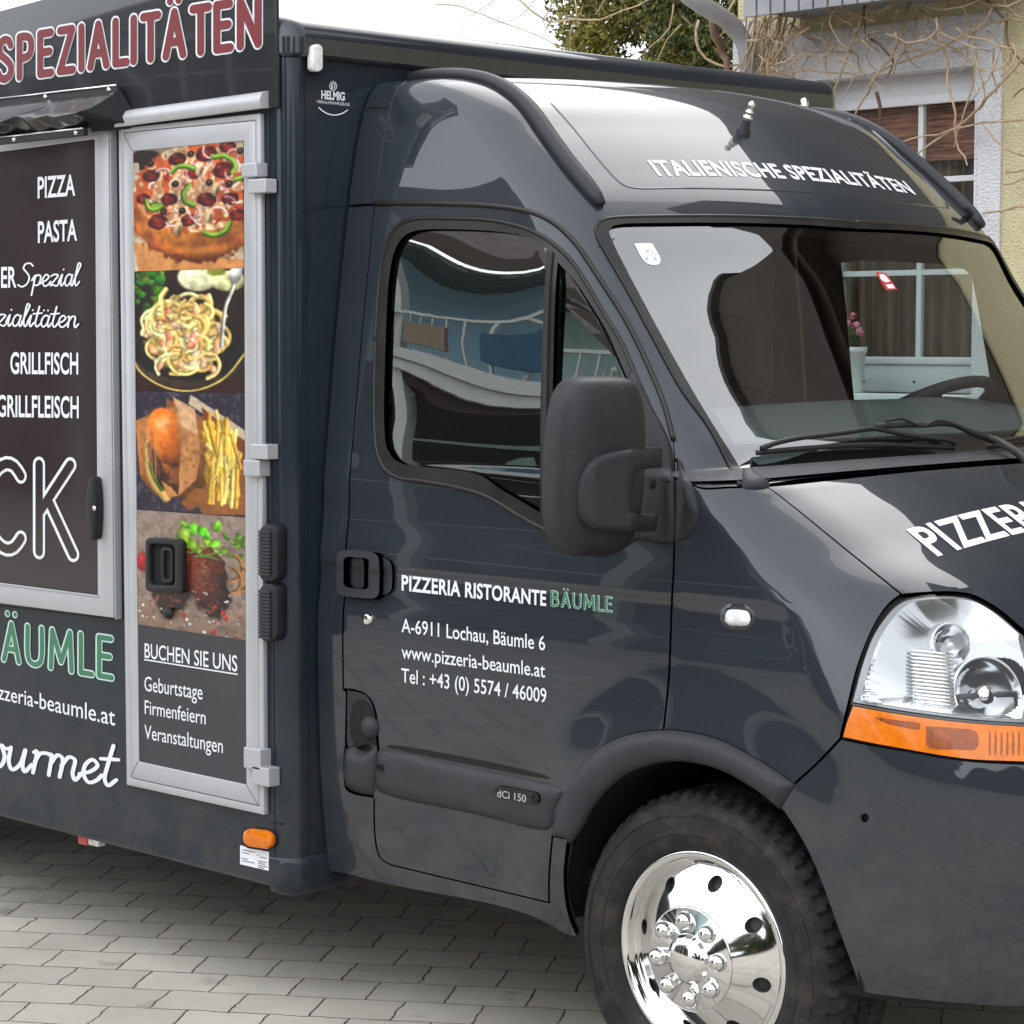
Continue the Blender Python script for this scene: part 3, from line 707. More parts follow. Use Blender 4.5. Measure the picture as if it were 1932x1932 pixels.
# recessed door handle and lock
c0, c1 = (272, 1014), (343, 1119)
hq = [[(u, v+(u-272)*.06) for u, v in rrect(273, 1014, 343, 1116, 9)], [(u, v+(u-272)*.06) for u, v in rrect(281, 1025, 329, 1102, 8)]]
hd = prism(hq, dy-.014, dy+.004, M['plastic'], 'door_handle', door, bevel=.004)
prism([[(u, v+(u-272)*.06) for u, v in rrect(279, 1022, 331, 1106, 8)]], dy+.0005, dy+.004, M['gap'], 'handle_recess', hd, bevel=0)
prism([[(u, v+(u-272)*.06) for u, v in rrect(303, 1030, 325, 1098, 7)], [(u, v+(u-272)*.06) for u, v in rrect(308, 1037, 320, 1090, 5)]], dy-.009, dy+.002, M['plastic'], 'handle_grip', hd, bevel=.003)
MB().lathe([(.0001, .013), (.008, .012), (.013, .010), (.015, 0)], onY(320, 1157, dy), (0, -1, 0), 20).obj('door_lock', M['plastic'], door, smooth=True)
dw = flat(dy+.002)
line('door_lettering', 'BUCHEN SIE UNS', 273, 447.5, 1240.5, 1267, 27, 29.5, dw, M['white'], door, bold=.006)
prism([[(272, 1243.3), (448, 1271.2), (448, 1273.6), (272, 1245.6)]], dy+.002, dy+.0032, M['white'], 'door_lettering', door, bevel=0)
line('door_lettering', 'Geburtstage', 272.5, 382, 1303, 1320, 27, 28, dw, M['white'], door, bold=.002)
line('door_lettering', 'Firmenfeiern', 273, 388, 1346.5, 1367, 25.5, 27, dw, M['white'], door, bold=.002)
line('door_lettering', 'Veranstaltungen', 272.5, 420.5, 1393.5, 1421, 26, 27.5, dw, M['white'], door, bold=.002)
# ---- vents, lamps, stickers, maker's mark
for v0, v1 in ((989, 1098), (1101, 1211)):
    vent = prism([rrect(488, v0, 521.5, v1, 15)], YB-.030, YB-.0003, M['plastic'], 'air_vent', body, bevel=.006)
    mb = MB(); k = v0+14
    while k < v1-10:
        a, b = onY(490, k, YB-.031), onY(511, k+2.2, YB-.031); mb.box((a[0], YB-.036, a[2]-.0035), (b[0], YB-.028, a[2]+.0035)); k += 6.6
    mb.obj('vent_slat', M['plastic2'], vent, bevel=.001)
ml_ = prism([[(u, v+(u-456)*.14) for u, v in rrect(456, 1562, 510, 1597, 15, 6)]], YB-.026, YB-.006, M['orange'], 'side_marker_lamp', body, bevel=.007)
prism([[(u, v+(u-456)*.14) for u, v in rrect(454.5, 1561, 511.5, 1599, 16, 6)]], YB-.008, YB-.0003, M['gap'], 'lamp_base', ml_, bevel=.001)
stk = prism([[(453, 1595), (507, 1607.5), (507, 1643), (453, 1630.5)]], YB-.0012, YB+.001, M['white'], 'type_sticker', body, bevel=0)
M['ink'] = mat('grey_print', (.12, .12, .13), .5)
for k, (u0, u1, v) in enumerate(((456, 481, 1602), (456, 471, 1607), (456, 468, 1618), (456, 480, 1622.5), (485, 488, 1608), (490, 502, 1611), (487, 503, 1619), (487, 500, 1623), (487, 504, 1627), (487, 498, 1631))):
    s_ = (u0-453)*.23
    prism([[(u0, v+s_*.6), (u1, v+s_*.6+(u1-u0)*.2), (u1, v+s_*.6+(u1-u0)*.2+1.6), (u0, v+s_*.6+1.6)]], YB-.0018, YB-.001, M['ink'], 'sticker_print', stk, bevel=0)
fx = XF+.0015
def prismx(px, x0, x1, m, name, parent, bevel=.004):
    P = [onX(u, v, x1) for u, v in px]; n = len(P); bm = bmesh.new()
    a = [bm.verts.new((x1, p[1], p[2])) for p in P]; b = [bm.verts.new((x0, p[1], p[2])) for p in P]
    bm.faces.new(a); bm.faces.new(b[::-1])
    for i in range(n): bm.faces.new([a[i], b[i], b[(i+1) % n], a[(i+1) % n]])
    bmesh.ops.recalc_face_normals(bm, faces=bm.faces[:])
    if bevel:
        e = [e for e in bm.edges if e.calc_face_angle(0) > .8]; bmesh.ops.bevel(bm, geom=e, offset=bevel, segments=2, profile=.5, affect='EDGES', clamp_overlap=True)
    return bm_obj(name, bm, m, parent, auto=40)
wl = prismx(rrect(590, 83, 610, 135, 9.5, 6), XF+.012, XF+.034, M['lamp_white'], 'front_marker_lamp', body)
prismx(rrect(588, 82, 612.5, 138, 11, 6), XF-.001, XF+.014, M['plastic'], 'lamp_base', wl, .003)
lx = flatx(XF+.0016)
mk = line('maker_lettering', 'HELMIG', 606.7, 650, 186, 189.7, 15, 15, lx, M['white'], body, bold=.035)
line('maker_lettering', 'VERKAUFSFAHRZEUGE', 597.5, 659.5, 194.2, 200, 5.4, 5.6, lx, M['white'], body)
def stroke_x(px, w, name):
    q = spl(px, 2.5); V = []
    for i, p in enumerate(q):
        tg = q[min(i+1, len(q)-1)]-q[max(i-1, 0)]; tg /= np.linalg.norm(tg); nn = np.array((-tg[1], tg[0]))*w/2; V += [p+nn, p-nn]
    P = lx(np.array(V)); P[:, 0] += 2e-6*np.arange(len(P))
    mobj(name, P, [(2*i, 2*i+1, 2*i+3, 2*i+2) for i in range(len(q)-1)], M['white'], body)
stroke_x([(601, 202.5), (613, 212), (629, 217), (644, 214.5), (656.5, 207.5)], 2.1, 'maker_lettering')
stroke_x([(628.5+6.6*math.sin(a), 162.5-8.6*math.cos(a)) for a in np.linspace(0, 6.28, 16)], 1.2, 'maker_emblem')
stroke_x([(625.5, 157), (625.5, 163), (626.2, 168)], 1.4, 'maker_emblem'); stroke_x([(629, 156), (627.5, 162), (627, 169)], 1.4, 'maker_emblem'); stroke_x([(631.5, 156.5), (632, 163), (630.5, 168)], 1.4, 'maker_emblem')
# red and white reflector hanging below the sill
rp = onY(165, 1600, YB+.05)
MB().box((rp[0]-.035, YB+.04, .262), (rp[0]+.012, YB+.07, .31)).obj('rear_reflector', mat('red_reflector', (.5, .03, .02), .2, coat=1.), body, bevel=.006)
MB().box((rp[0]+.013, YB+.041, .266), (rp[0]+.062, YB+.069, .31)).obj('rear_reflector', M['lamp_white'], body, bevel=.006)
# chassis underneath
mb = MB()
for y in (-.42, .42): mb.box((-5, y-.04, .48), (-1.0, y+.04, .66))
for x in (-4.6, -3.3, -2.2, -1.3): mb.box((x-.04, -.95, .5), (x+.04, .95, .58))
mb.box((-1.9, -.8, .36), (-1.35, -.45, .6)).box((-3.1, .35, .36), (-2.2, .85, .6))
mb.obj('chassis', M['gap'], truck)

# ================================================================== cab
px_win_out = [[(709, 644), (714, 560), (721, 500), (728, 470), (739, 441), (756, 423), (782, 413.5), (844, 412), (927, 416), (977, 426), (1011, 439), (1044, 460), (1077, 492), (1112, 545), (1144, 600), (1171, 644), (1186, 677), (1200, 712)],
              [(1200, 712), (1226, 771), (1240, 830)], [(1240, 830), (1225, 1000)], [(1225, 1000), (1130, 1045), (1054, 1011), (1017, 993), (977, 971), (944, 950), (911, 933), (861, 919), (794, 907), (752, 901), (728, 886), (714, 858), (709, 825), (707.5, 744), (709, 644)]]
px_glass = [[(729, 644), (731, 585), (735, 530), (744, 478), (758, 451), (776, 438), (800, 433), (844, 432), (944, 437), (994, 446), (1020, 456), (1031, 470), (1032, 490)], [(1032, 490), (1025, 644), (1021, 811), (1021, 968)],
            [(1021, 968), (985, 946), (944, 922), (911, 899), (885, 891), (861, 887), (794, 881), (760, 875), (741, 863), (731, 846), (727, 820), (726, 744), (729, 644)]]
px_quarter = [[(1053, 494), (1087, 533), (1118, 580), (1144, 623), (1166, 672), (1185, 716)], [(1185, 716), (1193, 740), (1195, 985)], [(1195, 985), (1140, 1020), (1046, 985)], [(1046, 985), (1043, 811), (1046, 644), (1050, 530), (1053, 494)]]
px_arch_in = [(1075, 1590), (1091, 1565), (1121, 1514), (1164, 1471), (1211, 1447), (1277, 1435.5), (1355, 1450), (1421, 1485), (1446, 1503), (1471, 1524)]
px_arch_out = [(1043, 1576), (1049, 1541), (1074, 1478), (1104, 1438), (1144, 1405), (1194, 1385), (1251, 1378), (1288, 1380), (1355, 1395), (1421, 1428), (1460, 1452), (1498, 1480)]
px_gutter = [(707, 384.5), (770, 383.5), (844, 384.5), (934, 389), (1004, 401), (1044, 420), (1084, 457), (1127, 520), (1184, 610), (1230, 706), (1254, 767), (1271, 831)]
px_front_gap = [(1271, 831), (1272.5, 864), (1272, 1024), (1271, 1077), (1268, 1127), (1262, 1277), (1252, 1377.5)]
px_door_low = [(716, 1425), (711, 1480), (707, 1500), (706, 1541), (710, 1596), (719, 1620), (738, 1632)]
px_ws = [[(1395.5, 917), (1337, 805), (1287, 736), (1235, 642), (1183, 546), (1135, 463), (1127, 447), (1124, 432), (1130, 420), (1144, 414), (1172, 411), (1256, 409), (1343, 408.5), (1429, 410), (1530, 414), (1615, 420)]]
px_ws_in = [[(1398, 889), (1318, 761), (1256, 652), (1185, 519), (1152, 452), (1147, 437), (1155, 427), (1172, 423.5), (1256, 421.5), (1343, 421), (1429, 422), (1530, 426), (1615, 432)]]
px_ws_clear = [[(1436, 872), (1411, 857), (1388, 831), (1335, 748), (1297, 698), (1235, 580), (1189, 490), (1184, 465), (1187, 451), (1200, 444), (1235, 440), (1330, 438.5), (1429, 440), (1530, 444), (1615, 451)]]

st_win_out = H(outline(px_win_out, 10)); st_glass = H(outline(px_glass, 10)); st_quarter = H(outline(px_quarter, 10))
ws_half = H(outline(px_ws+[], 12)); ws_half[-1] = (ws_half[-1][0], 0.0)
ws_in_half = H(outline(px_ws_in, 12)); ws_in_half[-1] = (ws_in_half[-1][0], 0.0)
ws_cl_half = H(outline(px_ws_clear, 12)); ws_cl_half[-1] = (ws_cl_half[-1][0], 0.0)
def s_of_z(z): 
    return float(np.interp(z, rowat(gs)[:, 0], gs))
# lower edge of the windscreen along the cowl, from the near corner to the centre
sA = ws_in_half[0]; sC = s_of_z(1.362)
bot = [(sA[0]+(sC-sA[0])*sstep(0, .35, 1-k), sA[1]*k) for k in np.linspace(0, 1, 20)[:-1]]     # centre -> near corner
def full(half, base):
    """closed symmetric loop from a near half running corner -> centre top, and a base centre -> corner"""
    near = base+half                                # centre bottom .. corner .. centre top
    return near+mirror(near)[1:-1]
ws_in = full(ws_in_half, bot)
sB = ws_half[0]; sC2 = s_of_z(1.350)
bot2 = [(sB[0]+(sC2-sB[0])*sstep(0, .3, 1-k), sB[1]*k) for k in np.linspace(0, 1, 20)[:-1]]
ws_out = full(ws_half, bot2)
sD = ws_cl_half[0]; sC3 = s_of_z(1.405)
bot3 = [(sD[0]+(sC3-sD[0])*sstep(0, .35, 1-k), sD[1]*k) for k in np.linspace(0, 1, 20)[:-1]]
ws_cl = full(ws_cl_half, bot3)
# far door window, read through the windscreen
st_far = H(outline([[(1587, 495), (1640, 491), (1720, 494), (1800, 500), (1826, 508), (1839, 523)], [(1839, 523), (1852, 590), (1862, 650), (1876, 735)], [(1876, 735), (1860, 800), (1780, 870)], [(1780, 870), (1700, 850), (1622, 835)], [(1622, 835), (1610, 740), (1598, 600), (1587, 495)]], 12), far=True)

arch_in = H(spl(px_arch_in, 8)); arch_out = H(spl(px_arch_out, 8))
gut = H(spl(px_gutter, 8)); fgap = H(spl(px_front_gap, 8))
dlow = H(spl(px_door_low, 6))
rear_gap = H(spl([(716, 1425), (713.5, 1400), (710.5, 1352), (702, 1325), (688, 1309), (668, 1301.5), (654, 1300)], 5))
tR = lambda z, X: None
def st_at(X, z):
    """side position from X and height"""
    s = s_of_z(z); z_, F, bow, rx = rowat(np.array([s]))[0][:4]; xf = F-bow-rx
    return (s, 1+(X-xf)/(XR-xf))
XD = -1.118
gap_up = [st_at(XD, z) for z in np.linspace(.80, 1.972, 40)]
sill_edge = H(spl([(738, 1632), (1036, 1703)], 12)); door_fr_low = H(spl([(1036, 1703), (1036, 1655), (1042, 1580)], 8))
arch_back = [p for p in arch_out if True]
k_door = int(np.argmin([np.hypot((a[0]-fgap[-1][0]), (a[1]-fgap[-1][1])) for a in arch_out]))
door_loop = gap_up+gut[1:]+fgap[1:]+arch_out[:k_door][::-1]+door_fr_low[::-1][0:]+sill_edge[::-1][1:]+dlow[::-1][1:]+rear_gap[1:]
cabdoor = patch('cab_door', [door_loop, st_win_out], M['paint'], truck, shrink=.0022, grid=.028, holeshrink=0)
# fender
fen_top = H(spl([(1272.5, 866), (1288, 888), (1313, 919), (1380, 920.5), (1445, 918)], 8))
hood_gap = H(spl([(1445, 918), (1461, 928), (1600, 1040), (1701, 1121.5)], 8))
lamp_left = H(spl([(1701, 1121.5), (1684, 1134), (1668, 1152), (1645, 1192), (1620, 1256), (1602, 1326), (1586, 1394)], 8))
bump_gap = H(spl([(1586, 1394), (1545, 1437), (1498, 1480)], 8))
k_f = k_door
fender_loop = fen_top+hood_gap[1:]+lamp_left[1:]+bump_gap[1:]+arch_out[k_f:][::-1][1:]+fgap[::-1][:int(len(fgap)*.92)]
def clean(L):
    out = [L[0]]
    for p in L[1:]:
        if np.hypot(p[0]-out[-1][0], p[1]-out[-1][1]) > .0025: out.append(p)
    if np.hypot(out[0][0]-out[-1][0], out[0][1]-out[-1][1]) < .0025: out.pop()
    return out
fender = patch('front_fender', [clean(fender_loop)], M['paint'], truck, shrink=.0022, grid=.028)
# hood, mirrored about the centre line
zc = s_of_z(1.337)
hl_top = H(spl([(1701, 1121.5), (1750, 1117.5), (1805, 1117), (1839, 1123.5), (1883, 1148), (1940, 1196)], 8))
hood_rear = [(hood_gap[0][0]+(zc-hood_gap[0][0])*sstep(0, .6, 1-k), hood_gap[0][1]*k) for k in np.linspace(0, 1, 24)[:-1]]
e_s, e_t = hl_top[-1]
nose = [(e_s+(s_of_z(.955)-e_s)*min(1, (1-k)*1.6), e_t*k) for k in np.linspace(1, 0, 12)]
hood_half = hood_rear+hood_gap+hl_top[1:]+nose[1:]
hood = patch('bonnet', [clean(hood_half+mirror(hood_half)[1:-1])], M['paint'], truck, shrink=.0022, grid=.03)
# grille between the lamps, bumper below
bump_top = H(spl([(1586, 1394), (1640, 1405), (1705, 1416), (1821, 1435), (1940, 1442)], 8))
bs, bt = bump_top[-1]
b_top2 = [(bs+(s_of_z(.80)-bs)*min(1, (1-k)*2), bt*k) for k in np.linspace(1, 0, 12)]
arch_front = H(spl([(1498, 1480), (1471, 1524)], 6))+H(spl([(1471, 1524), (1475, 1527), (1521, 1601), (1555, 1681), (1581, 1755), (1608, 1828), (1619, 1860)], 8))[1:]
bump_bot = H(spl([(1619, 1860), (1625, 1870), (1637, 1874), (1755, 1889), (1850, 1897), (1932, 1899)], 8))
cs, ct = bump_bot[-1]
b_bot2 = [(cs+(s_of_z(.31)-cs)*min(1, 1-k), ct*k) for k in np.linspace(1, 0, 14)]
half = list(reversed(b_top2))[:-1]+list(reversed(bump_top))+bump_gap[1:]+arch_front[1:]+bump_bot[1:]+b_bot2[1:]
hole = H([(1632+7.5*math.cos(a), 1543+8.3*math.sin(a)) for a in np.linspace(0, 2*math.pi, 15)[:-1]])
bumper = patch('front_bumper', [clean(half+mirror(half)[1:-1]), hole, mirror(hole)], M['paint'], truck, shrink=.0022, grid=.03, holeshrink=0, lip=.02)
hs_, ht_ = hl_top[-1]
gr_half = [(s_of_z(.945), 0.), (s_of_z(.945), ht_*.8), (hs_-.04, ht_*.92), (bs+.02, bt*.92), (s_of_z(.815), bt*.7), (s_of_z(.815), 0.)]
gr = clean(gr_half+mirror(gr_half)[1:-1])
patch('grille', [gr], M['plastic'], truck, off=-.02, lip=.0, shrink=0, grid=.04)
# high roof shell with the windscreen opening
rg = [st_at(XD, z) for z in (1.978,)]
roof_side_rear = [(s, 2.0) for s in np.linspace(gut[0][0]+.002, SMAX, 26)]
a_foot = H(spl([(1272.5, 864), (1290, 884), (1313, 917), (1380, 918.5), (1397, 918)], 8))
gi = int(np.argmin([np.hypot(p[0]-H([(1271, 829)])[0][0], p[1]-H([(1271, 829)])[0][1]) for p in gut]))
roof_half = [(SMAX, 2.0)]+[(s, 2.0) for s in np.linspace(SMAX, gut[0][0], 30)[1:-1]]+[(gut[0][0], 2.0)]+gut[1:-1]+a_foot
cow = [(a_foot[-1][0]+(s_of_z(1.343)-a_foot[-1][0])*sstep(0, .3, 1-k), a_foot[-1][1]*k) for k in np.linspace(1, 0, 16)]
roof_half = roof_half+cow[1:]
roof_half = list(reversed(roof_half))          # centre bottom -> ... -> top rear
toprow = [(SMAX, t) for t in np.linspace(2, 0, 40)]
roof_half = clean(roof_half)+toprow[1:]
roof = patch('high_roof', [roof_half+mirror(roof_half)[1:-1], ws_out], M['paint'], truck, shrink=.0022, grid=.03, holeshrink=0)
capn = nt_
cap = [S(np.array([SMAX]), np.array([t]))[0] for t in np.linspace(-2, 2, 81)]
mobj('roof_skin', cap, [tuple(range(81))], M['paint'], roof)
# rear corner strip between door and sales body
rc = [(s, 2.0) for s in np.linspace(s_of_z(.33), s_of_z(1.972), 40)]+[(s_of_z(1.972), gap_up[-1][1])]+gap_up[::-1]
low = H(spl([(654, 1300), (652, 1410)], 6))+H(spl([(650, 1415), (650, 1470), (654, 1489), (668, 1497), (700, 1503), (707, 1505)], 5))+dlow[3:]+sill_edge[1:]+door_fr_low[1:]
arch_low = H(spl([(1072, 1583), (1067, 1620), (1065, 1655), (1068, 1700), (1076, 1735), (1090, 1768)], 8))
sill_bot = H(spl([(1090, 1768), (1072, 1765), (1021, 1737), (944, 1711), (737, 1670), (648, 1648)], 10))
strip = rc+low[1:]+[H([(1043, 1577)])[0]]+arch_low+sill_bot[1:]
corner = patch('rear_corner_panel', [clean(strip)], M['paint'], truck, shrink=.0022, grid=.03)
# mirrored flank for the far side
def mir_obj(o, name):
    c = o.copy(); c.data = o.data.copy(); c.name = name; COL.objects.link(c); c.parent = o.parent; return c
far_hole = [(s, t) for s, t in st_far]
dl = mirror(door_loop)
fdoor = patch('cab_door', [dl, far_hole], M['paint'], truck, shrink=.0022, grid=.035, holeshrink=0)
patch('front_fender', [mirror(clean(fender_loop))], M['paint'], truck, shrink=.0022, grid=.04)
patch('rear_corner_panel', [mirror(clean(strip))], M['paint'], truck, shrink=.0022, grid=.04)
patch('door_window', [far_hole], M['far_glass'], fdoor, off=-.006, lip=0, shrink=-.004, grid=.05)
# dark inner shell behind all panel gaps
arch_hole = arch_in+H(spl([(1471, 1526), (1521, 1601), (1555, 1681), (1590, 1780), (1619, 1868)], 10))+H(spl([(1619, 1868), (1350, 1840), (1094, 1786)], 14))+H(spl([(1090, 1768), (1068, 1700), (1065, 1650), (1075, 1590)], 10))
arch_hole = clean(arch_hole)
lamp_loop = clean(H(outline([[(1603, 1325.5), (1623, 1253.5), (1645, 1196.6), (1671, 1158), (1686, 1142), (1706, 1129.5), (1750, 1121), (1804.7, 1120.5), (1837.5, 1127), (1881, 1151), (1936, 1197)], [(1936, 1197), (1960, 1290), (1950, 1363)], [(1950, 1363), (1932, 1364), (1821, 1357), (1705, 1342.5), (1603, 1325.5)]], 9)))
b0 = s_of_z(.325)
sh = [(b0, t) for t in np.linspace(-1.985, 1.985, 60)]+[(s, 1.985) for s in np.linspace(b0, SMAX-.004, 40)[1:]]+[(SMAX-.004, t) for t in np.linspace(1.985, -1.985, 60)[1:]]+[(s, -1.985) for s in np.linspace(SMAX-.004, b0, 40)[1:-1]]
shell = patch('inner_shell', [sh, ws_cl, st_win_out, far_hole, arch_hole, mirror(arch_hole), shrink_loop([np.array(p) for p in lamp_loop], .012), mirror(shrink_loop([np.array(p) for p in lamp_loop], .012))], M['gap'], truck, off=-.0125, lip=0, shrink=0, grid=.05)
# ---- glass
glass_ob = patch('windscreen', [clean(ws_in)], M['glass'], truck, off=-.004, lip=0, shrink=-.004, grid=.04)
patch('windscreen_frit', [clean(ws_in), clean(ws_cl)], M['frit'], glass_ob, off=-.0085, lip=0, shrink=0, grid=.04)
seal = patch('windscreen_seal', [clean(ws_out), clean(ws_in)], M['rubber'], glass_ob, off=.0035, lip=.016, shrink=.0012, grid=.02, holeshrink=-.001)
dg = patch('door_window', [clean(st_glass)], M['side_glass'], cabdoor, off=-.010, lip=0, shrink=-.004, grid=.04)
qs = np.array(clean(st_quarter)); qp = S(qs[:, 0], qs[:, 1])-SN(qs[:, 0], qs[:, 1])*.009; qc = qp.mean(0); qn = np.linalg.svd(qp-qc)[2][2]
qp = qp-((qp-qc)@qn)[:, None]*qn*.85; qc = qp.mean(0)                       # the small pane is almost flat
mobj('quarter_window', list(qp), [tuple(range(len(qp)))], M['side_glass'], cabdoor)
patch('window_seal', [clean(st_win_out), clean(st_glass), clean(st_quarter)], M['rubber'], cabdoor, off=.003, lip=.014, shrink=.0005, grid=.02, holeshrink=-.001)
rib = lambda off, px: ribbon_path(px, off)
MB().tube(rib(.004, [(1041, 478), (1036, 560), (1032, 700), (1031, 850), (1032, 975)]), .0075, 8).obj('window_divider', M['plastic'], cabdoor, smooth=True)
# raised lips of the window rubber, the drip gutter and the windscreen moulding
mb = MB(); pth = [p for p in rib(.003, outline(px_win_out, 8)[:44])]
mb.tube(S(np.array([a for a, b in st_win_out]+[st_win_out[0][0]]), np.array([b for a, b in st_win_out]+[st_win_out[0][1]]))+SN(np.array([a for a, b in st_win_out]+[st_win_out[0][0]]), np.array([b for a, b in st_win_out]+[st_win_out[0][1]]))*.002, .0055, 6)
mb.obj('window_moulding', M['rubber'], cabdoor, smooth=True)
g2 = S(np.array([a for a, b in gut]), np.array([b for a, b in gut]))+SN(np.array([a for a, b in gut]), np.array([b for a, b in gut]))*.001
MB().tube(g2, .0062, 7).obj('drip_seal', M['rubber'], roof, smooth=True)
for sgn in (1, -1):
    a = np.array([p for p, q in ws_half]); b = np.array([q for p, q in ws_half])*sgn
    MB().tube(S(a, b)+SN(a, b)*.002, .0045, 6).obj('windscreen_moulding', M['rubber'], glass_ob, smooth=True)
# seams on the roof shell
for px in ([(706, 383), (713, 340), (724, 265), (737, 203), (744, 180), (754, 164), (766, 154)],):
    MB().tube(rib(.0004, px), .0022, 5).obj('roof_seam', M['plastic2'], roof, smooth=True)
MB().tube(rib(.0002, [(683, 205), (708, 203.5), (736, 201)]), .0022, 5).obj('roof_seam', M['gap'], roof, smooth=True)
MB().tube(rib(.0000, [(1160, 450), (1148, 454), (1136, 461), (1128, 467)]), .0012, 5).obj('roof_seam', M['gap'], roof, smooth=True)
M['ridge'] = M['paint']
MB().tube(rib(-.0012, [(1040, 195), (1080, 240), (1120, 290), (1160, 336), (1178, 350), (1200, 355), (1300, 355), (1450, 359), (1600, 369), (1700, 383), (1790, 393)]), .0030, 6).obj('roof_crease', M['paint'], roof, smooth=True)
MB().tube(rib(-.0012, [(1600, 222), (1650, 250), (1700, 297), (1750, 345), (1788, 389)]), .0045, 6).obj('roof_crease', M['paint'], roof, smooth=True)
# ---- roof rails, one curved moulding on each side
def rail_path(sign):
    P = []
    for z in np.concatenate([np.linspace(1.942, 2.21, 16), [2.235, 2.255, 2.268, 2.277, 2.283, 2.287, 2.2895, 2.291]]):
        s = s_of_z(z); tt = np.linspace(0, 1.0, 160); p = S(np.full(160, s), tt); yt = .752-.055*sstep(2.0, 2.29, z)
        k = int(np.argmin(np.abs(-p[:, 1]-yt))); q = p[k]; nn = SN(np.array([s]), np.array([tt[k]]))[0]
        if z > 2.25: nn = nn*.5+np.array((-.1, 0, 1))*.5; nn /= np.linalg.norm(nn)
        P.append(q+nn*.008)
    e = P[-1]; P += [e+np.array((-.12, .006, .004)), e+np.array((-.24, .012, .004))]
    P = np.array([(p[0], p[1]*(-sign), p[2]) for p in P])
    for _ in range(6): P[1:-1] = .25*P[:-2]+.5*P[1:-1]+.25*P[2:]
    return spl(list(P), .02)
for sg_ in (-1, 1):
    P = rail_path(sg_); n = len(P); r = [.0195*min(1, [.55, .85, .97, 1][min(k, 3)])*(1 if k < n*.72 else max(.25, 1-(k-n*.72)/(n*.34))) for k in range(n)]
    MB().tube(P, r, 14).obj('roof_rail', M['plastic2'], roof, smooth=True)
# ---- aerial foot on the roof and the little washer jets
def st_xy(px): return H([px])[0]
for px, k in (((1402, 250), 1.),):
    st = st_xy(px); p = S(np.array([st[0]]), np.array([st[1]]))[0]; n_ = SN(np.array([st[0]]), np.array([st[1]]))[0]; ax_ = n_*.9+np.array((-.05, 0, .5)); ax_ /= np.linalg.norm(ax_)
    ant = MB().lathe([(.021, -.006), (.019, .005), (.013, .014), (.011, .029), (.009, .035)], p, ax_, 20).obj('aerial_foot', M['plastic'], roof, smooth=True)
    MB().lathe([(.009, .031), (.012, .038), (.012, .042), (.008, .044), (.007, .048), (.010, .051), (.010, .055), (.006, .058), (.0055, .062), (.0085, .068), (.0085, .075), (.005, .080), (.0001, .082)], p, ax_, 20).obj('aerial_socket', M['chrome_rough'], ant, smooth=True)
MB().lathe([(.012, 0), (.013, .018), (.009, .028), (.0001, .031)], onX(1517, 205, XF+.16), (0, 0, 1), 16).obj('roof_bolt', M['chrome_rough'], roof, smooth=True)
st = st_xy((1822, 412)); p = S(np.array([st[0]]), np.array([st[1]]))[0]; n_ = SN(np.array([st[0]]), np.array([st[1]]))[0]
MB().tube([p-n_*.004, p+n_*.02, p+n_*.024+np.array((.0, -.035, .012))], [.011, .010, .007], 8).obj('washer_jet', M['plastic'], roof, smooth=True)
# ---- lettering on roof, bonnet and door
letters('roof_lettering', 'ITALIENISCHE SPEZIALITÄTEN', [(1243, 331.5), (1727, 367), (1705, 343), (1222, 304)], surf(.0012), M['white'], roof, bold=.026, bow=12.5, spacing=1.06)
letters('bonnet_lettering', 'PIZZERIA', [(1769, 1048.5), (2030, 985), (1975, 942), (1712, 1001)], surf(.0012), M['white'], hood, bold=.022, bow=6, spacing=1.05)
ds = surf(.0012)
line('door_lettering', 'PIZZERIA RISTORANTE', 759, 1030.5, 1113, 1142.5, 27.5, 26.5, ds, M['white'], cabdoor, bold=.026, spacing=1.04)
Q = [(1039.5, 1144), (1156.5, 1156), (1156.5, 1126), (1039.5, 1113.5)]
capitals('door_lettering', 'BÄUMLE', Q, ds, M['mint'], cabdoor, .19, .17, .30); capitals('door_lettering', 'BÄUMLE', Q, surf(.0026), M['green'], cabdoor, .11, .17, .30)
line('door_lettering', 'A-6911 Lochau, Bäumle 6', 758.5, 1029, 1192.5, 1227, 25.5, 26.5, ds, M['white'], cabdoor, bold=.006)
line('door_lettering', 'www.pizzeria-beaumle.at', 758.5, 1029, 1241.5, 1278, 25, 26, ds, M['white'], cabdoor, bold=.006)
line('door_lettering', 'Tel : +43 (0) 5574 / 46009', 758, 1031.5, 1286.5, 1326, 26, 26.5, ds, M['white'], cabdoor, bold=.006)
# ---- door hardware
def surf_prism(name, px, m, parent, off0, off1, holes=(), grid=.02, label=None):
    L = [clean(H(outline([q+[q[0]]] if not isinstance(q[0], list) else q, 6))) for q in [px]+list(holes)]
    return patch(name, L, m, parent, off=off1, lip=off1-off0, shrink=0, grid=grid, label=label)
def rq(u0, v0, u1, v1, r, sk=0.0): return rrect(u0, v0, u1, v1, r, 5, sk)
hnd = surf_prism('door_handle', rq(648, 1037, 728, 1126, 16, .08), M['plastic2'], cabdoor, -.01, .022, [rq(661, 1050, 711, 1108, 10, .08)], .015)
surf_prism('handle_recess', rq(658, 1046, 714, 1112, 10, .08), M['gap'], hnd, -.012, -.004)
surf_prism('handle_grip', rq(673, 1051, 694, 1109, 8, .08), M['plastic'], hnd, -.004, .013)
surf_prism('handle_base', rq(700, 1050, 744, 1120, 18, .08), M['plastic2'], hnd, -.004, .008)
st = st_xy((695.5, 1168)); p = S(np.array([st[0]]), np.array([st[1]]))[0]; n_ = SN(np.array([st[0]]), np.array([st[1]]))[0]
MB().lathe([(.0001, .011), (.010, .011), (.0135, .009), (.0145, -.004)], p, (0, -1, 0), 24).obj('door_lock', M['chrome_rough'], cabdoor, smooth=True)
